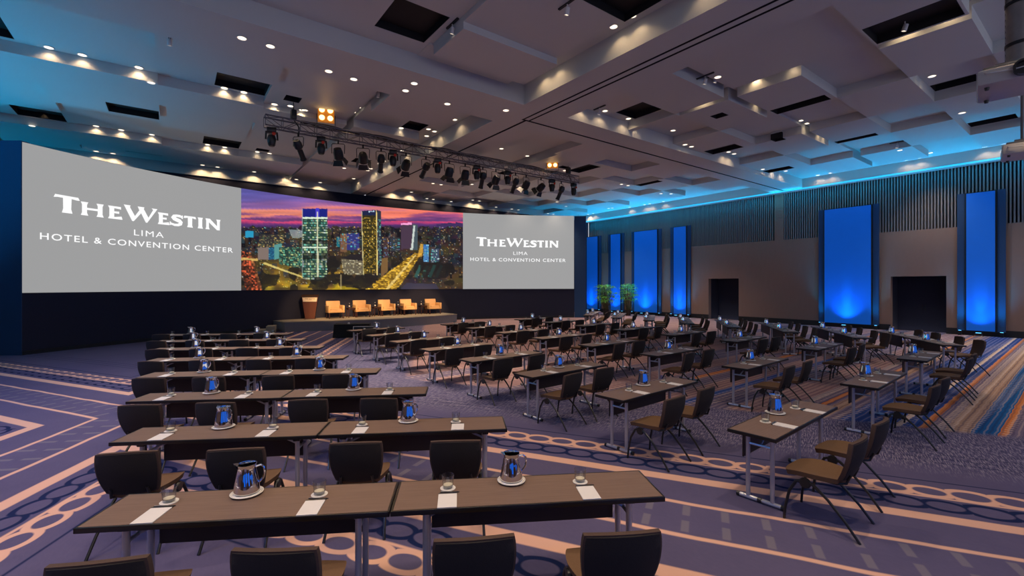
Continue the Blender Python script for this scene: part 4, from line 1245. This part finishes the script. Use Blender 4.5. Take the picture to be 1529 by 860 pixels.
def bottle():
    r = empty('water_bottle')
    MB().lathe([(0.0, 0.0), (0.034, 0.0), (0.036, 0.02), (0.036, 0.15), (0.015, 0.20), (0.013, 0.235), (0.0, 0.235)], 14).build('body', M_GLASS, parent=r)
    MB().lathe([(0.0, 0.232), (0.016, 0.232), (0.016, 0.26), (0.0, 0.26)], 12).build('cap', M_WHITE, parent=r)
    MB().lathe([(0.0365, 0.06), (0.037, 0.06), (0.037, 0.12), (0.0365, 0.12)], 14, closed=True).build('paper_band', M_WHITE, parent=r)
    return r
def stemglass():
    return MB().lathe([(0.0, 0.0), (0.036, 0.0), (0.034, 0.004), (0.005, 0.008), (0.004, 0.07), (0.018, 0.085), (0.036, 0.12), (0.034, 0.165), (0.032, 0.165), (0.034, 0.12), (0.016, 0.088), (0.0, 0.085)], 14).build('stem_glass', M_GLASS)
bt0 = bottle(); sg0 = stemglass()
for i in range(4):
    a, b = Vector(row[i]), Vector(row[i + 1]); c = (a + b) / 2 + Vector((0.10, 0.12))
    o = tb0 if i == 0 else copy_tree(tb0)
    place(o, (c.x, c.y, SH), R(36))
    w = ['first and second', 'second and third', 'third and fourth', 'fourth and fifth'][i]
    tag(o, 'small dark wood side table between the %s armchairs' % w, 'side table', 'side tables between the armchairs')
    o = bt0 if i == 0 else copy_tree(bt0)
    place(o, (c.x - 0.09, c.y, SH + 0.506)); tag(o, 'water bottle on the side table between the %s armchairs' % w, 'bottle', 'water bottles on the stage tables')
    o = sg0 if i == 0 else copy_tree(sg0)
    place(o, (c.x + 0.07, c.y - 0.06, SH + 0.506)); tag(o, 'stemmed glass on the side table between the %s armchairs' % w, 'glass', 'stemmed glasses on the stage tables')
# black draped table and monitor in front of the stage
dt = empty('draped_table', (-6.72, 19.35, 0), R(12))
cl = MB()
n = 48; per = []
for i in range(n):
    t = i / n * 4; k = int(t); f_ = t - k
    c4 = [(-0.70, -0.30), (0.70, -0.30), (0.70, 0.30), (-0.70, 0.30)]
    a, b = c4[k], c4[(k + 1) % 4]; per.append((a[0] + (b[0] - a[0]) * f_, a[1] + (b[1] - a[1]) * f_))
bot = [(x * (1.06 + 0.025 * math.sin(i * 2.3)), y * (1.12 + 0.04 * math.sin(i * 2.3))) for i, (x, y) in enumerate(per)]
vs = [(x, y, 0.56) for x, y in per] + [(x, y, 0.006) for x, y in bot]
cl.add(vs, [[i, (i + 1) % n, n + (i + 1) % n, n + i] for i in range(n)] + [list(range(n))])
cl.build('tablecloth', M_CLOTH, parent=dt)
MB().box((0, 0, 0.54), (1.38, 0.58, 0.02)).build('table_top', M_BLACKP, parent=dt, smooth=0)
tag(dt, 'low table under a black cloth on the floor in front of the stage', 'table')
cup = MB().lathe([(0.0, 0.0), (0.06, 0.0), (0.07, 0.008), (0.03, 0.012), (0.045, 0.06), (0.04, 0.06), (0.0, 0.02)], 14).build('white_cup', M_WHITE, loc=(-6.85, 19.25, 0.562))
tag(cup, 'small white cup on the black draped table before the stage', 'cup')
mon = empty('floor_monitor', (-6.25, 18.15, 0), R(6))
MB().box((0.42, 0, 0.27), (0.86, 0.05, 0.50), ch=0.006).build('screen_case', M_BLACKP, parent=mon)
MB().box((-0.02, 0, 0.27), (0.02, 0.056, 0.54)).box((0.42, 0, 0.545), (0.90, 0.056, 0.015)).build('white_edge', M_LENSOFF, parent=mon, smooth=0)
MB().box((0.42, 0.14, 0.01), (0.5, 0.3, 0.02)).box((0.42, 0.10, 0.15), (0.1, 0.16, 0.26)).build('stand', M_BLACKP, parent=mon, smooth=0)
tag(mon, 'black floor monitor with a thin white edge in front of the stage', 'monitor')

# ------------------------------------------------------------------ palms
def palm(loc, h, spread, n, seed, label):
    rg = random.Random(seed)
    r = empty('potted_palm', loc)
    MB().lathe([(0.0, 0.0), (0.18, 0.0), (0.24, 0.40), (0.26, 0.42), (0.23, 0.42), (0.22, 0.38), (0.0, 0.36)], 20).build('pot', M_POT, parent=r)
    stm = MB(); lf = MB()
    for i in range(n):
        a = rg.uniform(0, 2 * PI); rr = rg.uniform(0.02, 0.15)
        z1 = h * (0.34 + 0.64 * rg.random() ** 0.7); lean = spread * rg.uniform(0.1, 0.75)
        p0 = Vector((math.cos(a) * rr, math.sin(a) * rr, 0.36)); p1 = Vector((math.cos(a) * (rr + lean * 0.5), math.sin(a) * (rr + lean * 0.5), z1 * 0.7)); p2 = Vector((math.cos(a) * (rr + lean), math.sin(a) * (rr + lean), z1))
        stm.tube([p0, p1, p2], [0.012, 0.010, 0.006], 5)
        m = rg.randint(8, 11)
        for k in range(m):          # a fan of pointed leaflets
            b = a + (k - (m - 1) / 2) * 0.42 + rg.uniform(-.1, .1)
            L = rg.uniform(0.30, 0.48); up = rg.uniform(-0.1, 0.5)
            d = Vector((math.cos(b), math.sin(b), up)).normalized(); sd = Vector((-math.sin(b), math.cos(b), 0)) * 0.028
            q1 = p2 + d * L * 0.5; q2 = p2 + d * L + Vector((0, 0, -0.14 * rg.random() - 0.05))
            lf.add([p2 - sd * 0.2, p2 + sd * 0.2, q1 + sd, q2, q1 - sd, q1 + Vector((0, 0, -0.012))], [[0, 1, 2, 5], [0, 5, 4], [5, 2, 3], [5, 3, 4]])
    stm.build('stems', M_STEM, parent=r)
    o = lf.build('foliage', M_LEAF, parent=r, smooth=0)
    tag(r, label, 'plant', 'potted palms by the far wall')
palm((6.85, 33.4, 0), 2.25, 0.75, 58, 3, 'bushy green potted palm before the blue panels, left of two')
palm((8.35, 33.0, 0), 2.30, 0.60, 40, 8, 'slimmer green potted palm before the blue panels, right of two')

# ------------------------------------------------------------------ ceiling projectors at the right edge
def projector(p, rz, label, big):
    r = empty('ceiling_projector', p, rz)
    k = 1.0
    MB().box((0, 0, 0), (1.10, 0.85, 0.26), ch=0.05).build('body', M_PROJ, parent=r)
    MB().box((0, 0, 0.16), (0.9, 0.7, 0.06), ch=0.02).build('top_cover', M_PROJD, parent=r)
    MB().lathe([(0.0, 0.0), (0.11, 0.0), (0.12, 0.16), (0.09, 0.16), (0.08, 0.10), (0.0, 0.10)], 20, M=Matrix.Translation((-0.54, -0.1, 0.0)) @ Matrix.Rotation(R(-90), 4, 'Y')).build('lens', M_BLACKP, parent=r)
    for x, y in ((-0.38, -0.3), (0.38, -0.3), (-0.38, 0.3), (0.38, 0.3)):
        MB().lathe([(0.0, 0.0), (0.035, 0.0), (0.025, -0.05), (0.0, -0.05)], 12, c=(x, y, -0.13)).build('foot', M_BLACKP, parent=r)
    MB().tube([(-0.50, -0.38, 0.10), (-0.62, -0.30, 0.02), (-0.64, 0.0, 0.0), (-0.60, 0.30, 0.04), (-0.3, 0.42, 0.16), (0.1, 0.3, 0.24)], 0.012, 6).build('cable', M_LENSOFF, parent=r)
    v, u = VU(p[0], p[1])
    MB().box((0, 0, 0.24), (0.5, 0.4, 0.06)).tube([(0.14, 0.05, 0.26), (0.14, 0.05, ceil_z(v, u) - p[2])], 0.03, 10).build('ceiling_mount', M_PROJD, parent=r)
    tag(r, label, 'projector', 'projectors hanging at the right')
projector((8.45, 7.75, 5.62), A + R(8), 'large white projector hanging from the ceiling at the upper right', True)
projector((13.15, 11.75, 5.62), A + R(8), 'farther white projector hanging below the first, near the cyan cove', False)
fd = empty('foil_duct', (8.62, 7.75, 5.92))
mb = MB(); prof = []
for i in range(39):
    z = i * 0.05; prof.append((0.19 + (0.014 if i % 2 else 0.0), z))
mb.lathe(prof, 20); mb.build('ribbed_sleeve', M_FOIL, parent=fd)
MB().lathe([(0.2, 1.0), (0.21, 1.0), (0.21, 1.05), (0.2, 1.05)], 20, closed=True).lathe([(0.2, 0.3), (0.21, 0.3), (0.21, 0.35), (0.2, 0.35)], 20, closed=True).build('strap', M_BLACKP, parent=fd)
tag(fd, 'silver ribbed foil sleeve above the larger projector at the top right corner', 'duct')

# ------------------------------------------------------------------ conference tables
TL_, TW_, TH_ = 1.83, 0.457, 0.735
def make_table():
    r = empty('conference_table')
    MB().box((0, 0, TH_ - 0.0125), (TL_ - 0.03, TW_ - 0.03, 0.025)).build('tabletop', M_TOP, parent=r, smooth=0)
    e = MB()
    e.box((0, TW_ / 2 - 0.0075, TH_ - 0.017), (TL_, 0.015, 0.034), ch=0.004).box((0, -TW_ / 2 + 0.0075, TH_ - 0.017), (TL_, 0.015, 0.034), ch=0.004)
    e.box((TL_ / 2 - 0.0075, 0, TH_ - 0.017), (0.015, TW_, 0.034), ch=0.004).box((-TL_ / 2 + 0.0075, 0, TH_ - 0.017), (0.015, TW_, 0.034), ch=0.004)
    e.build('edge_band', M_TOPEDGE, parent=r)
    MB().box((0, 0.175, 0.555), (1.36, 0.016, 0.29), ch=0.003).build('modesty_panel', M_MODESTY, parent=r, smooth=0)
    for sx in (-1, 1):
        x = sx * 0.70
        for y in (-0.115, 0.115):
            MB().tube([(x, y, 0.045), (x, y, 0.70)], 0.021, 12).build('leg', M_GREYMETAL, parent=r)
        ft = MB().tube([(x, -0.20, 0.028), (x, 0.20, 0.028)], 0.021, 10).build('foot_bar', M_GREYMETAL, parent=r)
        MB().tube([(x, -0.225, 0.026), (x, -0.195, 0.026)], 0.024, 10).tube([(x, 0.195, 0.026), (x, 0.225, 0.026)], 0.024, 10).tube([(x, -0.02, 0.028), (x, 0.02, 0.028)], 0.024, 10).build('end_cap', M_BLACKP, parent=ft)
        MB().tube([(x, -0.115, 0.575), (x, 0.115, 0.575)], 0.013, 8).build('crossbar', M_GREYMETAL, parent=r)
        MB().box((x, 0, 0.695), (0.07, 0.34, 0.022)).box((x, -0.115, 0.675), (0.06, 0.06, 0.03)).box((x, 0.115, 0.675), (0.06, 0.06, 0.03)).build('leg_bracket', M_BLACKP, parent=r, smooth=0)
        MB().tube([(x, 0.0, 0.575), (x - sx * 0.26, 0.0, 0.70)], 0.011, 8).build('brace', M_GREYMETAL, parent=r)
    return r
# ------------------------------------------------------------------ chairs
def make_chair():
    r = empty('conference_chair')
    def rnd(s, t, k=0.62):
        return s * math.sqrt(1 - k * t * t / 2), t * math.sqrt(1 - k * s * s / 2)
    def seat(i, j, dz, sh):
        s, t = rnd(i * 2 - 1, j * 2 - 1)
        hw = (0.235 if t > 0 else 0.235 + 0.03 * t) * sh
        y = 0.03 + t * 0.245 * sh
        z = 0.462 - 0.035 * max(0, t) ** 2.5 + 0.012 * s * s - 0.014 * (1 - s * s) * (1 - t * t) + dz
        return (s * hw, y, z)
    MB().pad(lambda i, j: seat(i, j, 0.0, 1.0), lambda i, j: seat(i, j, -0.045, 0.95), 10, 10).build('seat', M_CHAIR, parent=r, smooth=60)
    def back(i, j, off, sh):
        s, t = rnd(i * 2 - 1, j * 2 - 1, 0.36)
        h = (t * sh + 1) / 2
        hw = (0.203 + 0.036 * min(1, h * 1.1)) * sh
        z = 0.45 + h * 0.385
        y = -0.205 - 0.115 * h - 0.03 * math.sin(h * PI) + 0.055 * s * s * (0.6 + 0.4 * h) + off
        return (s * hw, y, z)
    bk = MB().pad(lambda i, j: back(i, j, 0.018, 1.0), lambda i, j: back(i, j, -0.016, 1.0), 10, 12).build('backrest', M_CHAIRRIM, parent=r, smooth=50)
    MB().pad(lambda i, j: back(i, j, -0.010, 0.965), lambda i, j: back(i, j, -0.024, 0.945), 10, 12).build('back_cover', M_CHAIRBK, parent=bk, smooth=50)
    for sx in (-1, 1):
        x = sx * 0.215
        MB().tube([(x, 0.07, 0.40), (x + sx * 0.006, 0.14, 0.375), (x + sx * 0.014, 0.195, 0.27), (x + sx * 0.022, 0.225, 0.12), (x + sx * 0.026, 0.235, 0.0)], [0.013, 0.014, 0.013, 0.012, 0.012], 8).build('leg', M_BLACKP, parent=r)
        MB().tube([(x, 0.07, 0.40), (x + sx * 0.004, 0.0, 0.372), (x + sx * 0.012, -0.11, 0.28), (x + sx * 0.024, -0.24, 0.14), (x + sx * 0.034, -0.345, 0.0)], [0.013, 0.014, 0.013, 0.012, 0.012], 8).build('leg', M_BLACKP, parent=r)
        M = Matrix.Translation((x, 0.07, 0.375)) @ Matrix.Rotation(R(90), 4, 'Y')
        MB().lathe([(0.0, -0.018), (0.042, -0.018), (0.049, 0.0), (0.042, 0.018), (0.0, 0.018)], 16, M=M).build('leg_hub', M_BLACKP, parent=r)
        MB().tube([(sx * 0.15, 0.10, 0.415), (sx * 0.15, -0.16, 0.42), (sx * 0.14, -0.225, 0.44), (sx * 0.13, -0.255, 0.52)], 0.011, 8).build('back_support', M_BLACKP, parent=r)
    return r
# ------------------------------------------------------------------ table settings
def make_pitcher():
    r = empty('metal_pitcher')
    MB().lathe([(0.0, 0.004), (0.070, 0.0), (0.080, 0.006), (0.081, 0.02), (0.074, 0.07), (0.064, 0.12), (0.058, 0.155), (0.057, 0.172), (0.061, 0.188), (0.062, 0.194), (0.059, 0.194), (0.054, 0.17), (0.060, 0.11), (0.074, 0.03), (0.0, 0.012)], 28).build('body', M_STEEL, parent=r, smooth=40)
    MB().tube([(0.057, 0, 0.168), (0.085, 0, 0.176), (0.106, 0, 0.158), (0.110, 0, 0.120), (0.101, 0, 0.086), (0.076, 0, 0.058)], [0.008, 0.007, 0.007, 0.007, 0.007, 0.008], 8).build('handle', M_STEEL, parent=r)
    MB().add([(-0.055, -0.028, 0.165), (-0.055, 0.028, 0.165), (-0.055, 0.034, 0.194), (-0.082, 0.0, 0.204), (-0.055, -0.034, 0.194), (-0.060, 0.0, 0.166), (-0.05, 0.028, 0.194), (-0.05, -0.028, 0.194)],
             [[0, 5, 3, 4], [5, 1, 2, 3], [4, 3, 2, 6, 7]]).build('spout', M_STEEL, parent=r)
    return r
def make_plate():
    return MB().lathe([(0.0, 0.0), (0.075, 0.0), (0.100, 0.010), (0.104, 0.014), (0.100, 0.015), (0.086, 0.008), (0.082, 0.015), (0.0, 0.015)], 28).build('white_plate', M_WHITE)
def make_coaster():
    return MB().lathe([(0.0, 0.0), (0.054, 0.0), (0.054, 0.004), (0.0, 0.004)], 24).build('paper_coaster', M_COASTER)
def make_glass():
    r = empty('drinking_glass')
    MB().lathe([(0.0, 0.0), (0.034, 0.0), (0.036, 0.004), (0.045, 0.092), (0.0435, 0.093), (0.0345, 0.012), (0.0, 0.010)], 20).build('tumbler', M_GLASS, parent=r)
    MB().lathe([(0.0, 0.011), (0.031, 0.011), (0.033, 0.024), (0.0, 0.026)], 16).build('cream_disc', M_CREAM, parent=r)  # cream disc in the foot of the tumbler
    return r
def make_pad():
    r = empty('notepad')
    MB().box((0, 0, 0.003), (0.125, 0.205, 0.006)).build('paper_block', M_PAPER, parent=r, smooth=0)
    MB().box((0, 0.099, 0.0035), (0.127, 0.012, 0.0085)).build('binding_strip', M_PEN, parent=r, smooth=0)
    return r
def make_pen():
    r = empty('ballpoint_pen')
    MB().tube([(-0.065, 0, 0.005), (0.055, 0, 0.005), (0.068, 0, 0.005)], [0.0045, 0.0045, 0.0015], 8).build('barrel', M_PEN, parent=r)
    MB().box((-0.045, 0, 0.010), (0.035, 0.003, 0.002)).build('clip', M_GREYMETAL, parent=r, smooth=0)
    return r
PROTO = {}
def spawn(kind, fn, loc, rz):
    if kind not in PROTO:
        o = fn(); PROTO[kind] = o
        if o.type == 'EMPTY': KIDS[o.name] = list(o.children)
        for ch in o.children: KIDS[ch.name] = list(ch.children)
    else:
        o = copy_tree(PROTO[kind])
    return place(o, loc, rz)
def copy_tree(o, parent=None):
    c = o.copy(); col.objects.link(c)
    if parent is not None: c.parent = parent
    for ch in (KIDS[o.name] if o.name in KIDS else o.children):
        copy_tree(ch, c)
    return c

ROWN = ['nearest', 'second', 'third', 'fourth', 'fifth', 'sixth', 'seventh', 'farthest']
TABLES = []   # x, y, rotation, block, text of the place, seats
A6 = R(6.4); ex = Vector((math.cos(A6), math.sin(A6)))
for k in range(8):
    L = Vector((-1.715 - 1.092 * k, 3.043 + 1.480 * k))
    for h in (0, 1):
        c = L + ex * (1.836 * h)
        TABLES.append((c.x, c.y, A6, 'left', '%s half of %s row, left block' % (('left', 'right')[h], ROWN[k]), k))
A4 = R(39.8)
for j, (c0, stp, nm) in enumerate([((3.016, 5.032), (-1.070, 1.449), 'left column'), ((5.674, 7.163), (-1.070, 1.470), 'middle column'), ((8.444, 9.473), (-1.072, 1.490), 'right column')]):
    for k in range(8):
        TABLES.append((c0[0] + stp[0] * k, c0[1] + stp[1] * k, A4, 'centre', '%s table, %s of centre block' % (ROWN[k], nm), k))
A7 = R(72.5); ex = Vector((math.cos(A7), math.sin(A7))); ey = Vector((-ex.y, ex.x))
for k in range(8):
    N = Vector((10.41 - 1.0 * k, 11.08 + 1.57 * k))
    for h in (0, 1):
        c = N + ex * (0.915 + 1.84 * h) - ey * 0.229
        TABLES.append((c.x, c.y, A7, 'right', '%s half of %s row, right block' % (('near', 'far')[h], ROWN[k]), k))
SEATS = {'left': (-0.55, 0.41, -0.10, -0.43, 0.43), 'centre': (-0.38, 0.46, 0.04, -0.57, 0.23), 'right': (-0.42, 0.44, 0.02, -0.42, 0.42)}
SKIP = set()
rg = random.Random(11)
for (x, y, rz, blk, txt, k) in TABLES:
    o = spawn('table', make_table, (x, y, 0), rz)
    tag(o, 'dark brown laminate conference table, ' + txt, 'table', 'conference tables of the %s block' % blk)
    ca, sa = math.cos(rz), math.sin(rz)
    T = lambda s, t, z=0.0: (x + s * ca - t * sa, y + s * sa + t * ca, z)
    p1, p2, pp, c1, c2 = SEATS[blk]
    for side, sp, cp in (('left', p1, c1), ('right', p2, c2)):
        j = lambda a: rg.uniform(-a, a)
        where = '%s seat, %s' % (side, txt)
        o = spawn('chair', make_chair, T(cp + j(0.03), -0.47 + j(0.03)), rz + R(j(6)))
        tag(o, 'dark brown conference chair, ' + where, 'chair', 'conference chairs of the %s block' % blk)
        o = spawn('pad', make_pad, T(sp + 0.0 + j(0.012), -0.115 + j(0.006), TH_ + 0.0005), rz + R(j(2)))
        tag(o, 'white notepad, ' + where, 'notepad', 'white notepads on the tables')
        o = spawn('coaster', make_coaster, T(sp - 0.01, 0.070, TH_ + 0.0005), rz)
        tag(o, 'round white paper coaster, ' + where, 'coaster', 'white paper coasters on the tables')
        o = spawn('glass', make_glass, T(sp - 0.01, 0.070, TH_ + 0.005), rz + j(3))
        tag(o, 'clear drinking glass, ' + where, 'glass', 'drinking glasses on the tables')
        if (blk == 'left' and k < 4) or (blk == 'centre' and k < 3 and 'left column' in txt):
            o = spawn('pen', make_pen, T(sp + 0.005, -0.002, TH_ + 0.0006), rz + R(j(5)))
            tag(o, 'dark ballpoint pen above the pad, ' + where, 'pen', 'dark pens on the tables')
    o = spawn('plate', make_plate, T(pp, 0.135, TH_ + 0.0005), rz)
    tag(o, 'round white plate under the steel pitcher, ' + txt, 'plate', 'white plates under the pitchers')
    o = spawn('pitcher', make_pitcher, T(pp, 0.135, TH_ + 0.016), rz + R(rg.uniform(-25, 15)))
    tag(o, 'shiny steel water pitcher, ' + txt, 'pitcher', 'steel water pitchers on the tables')
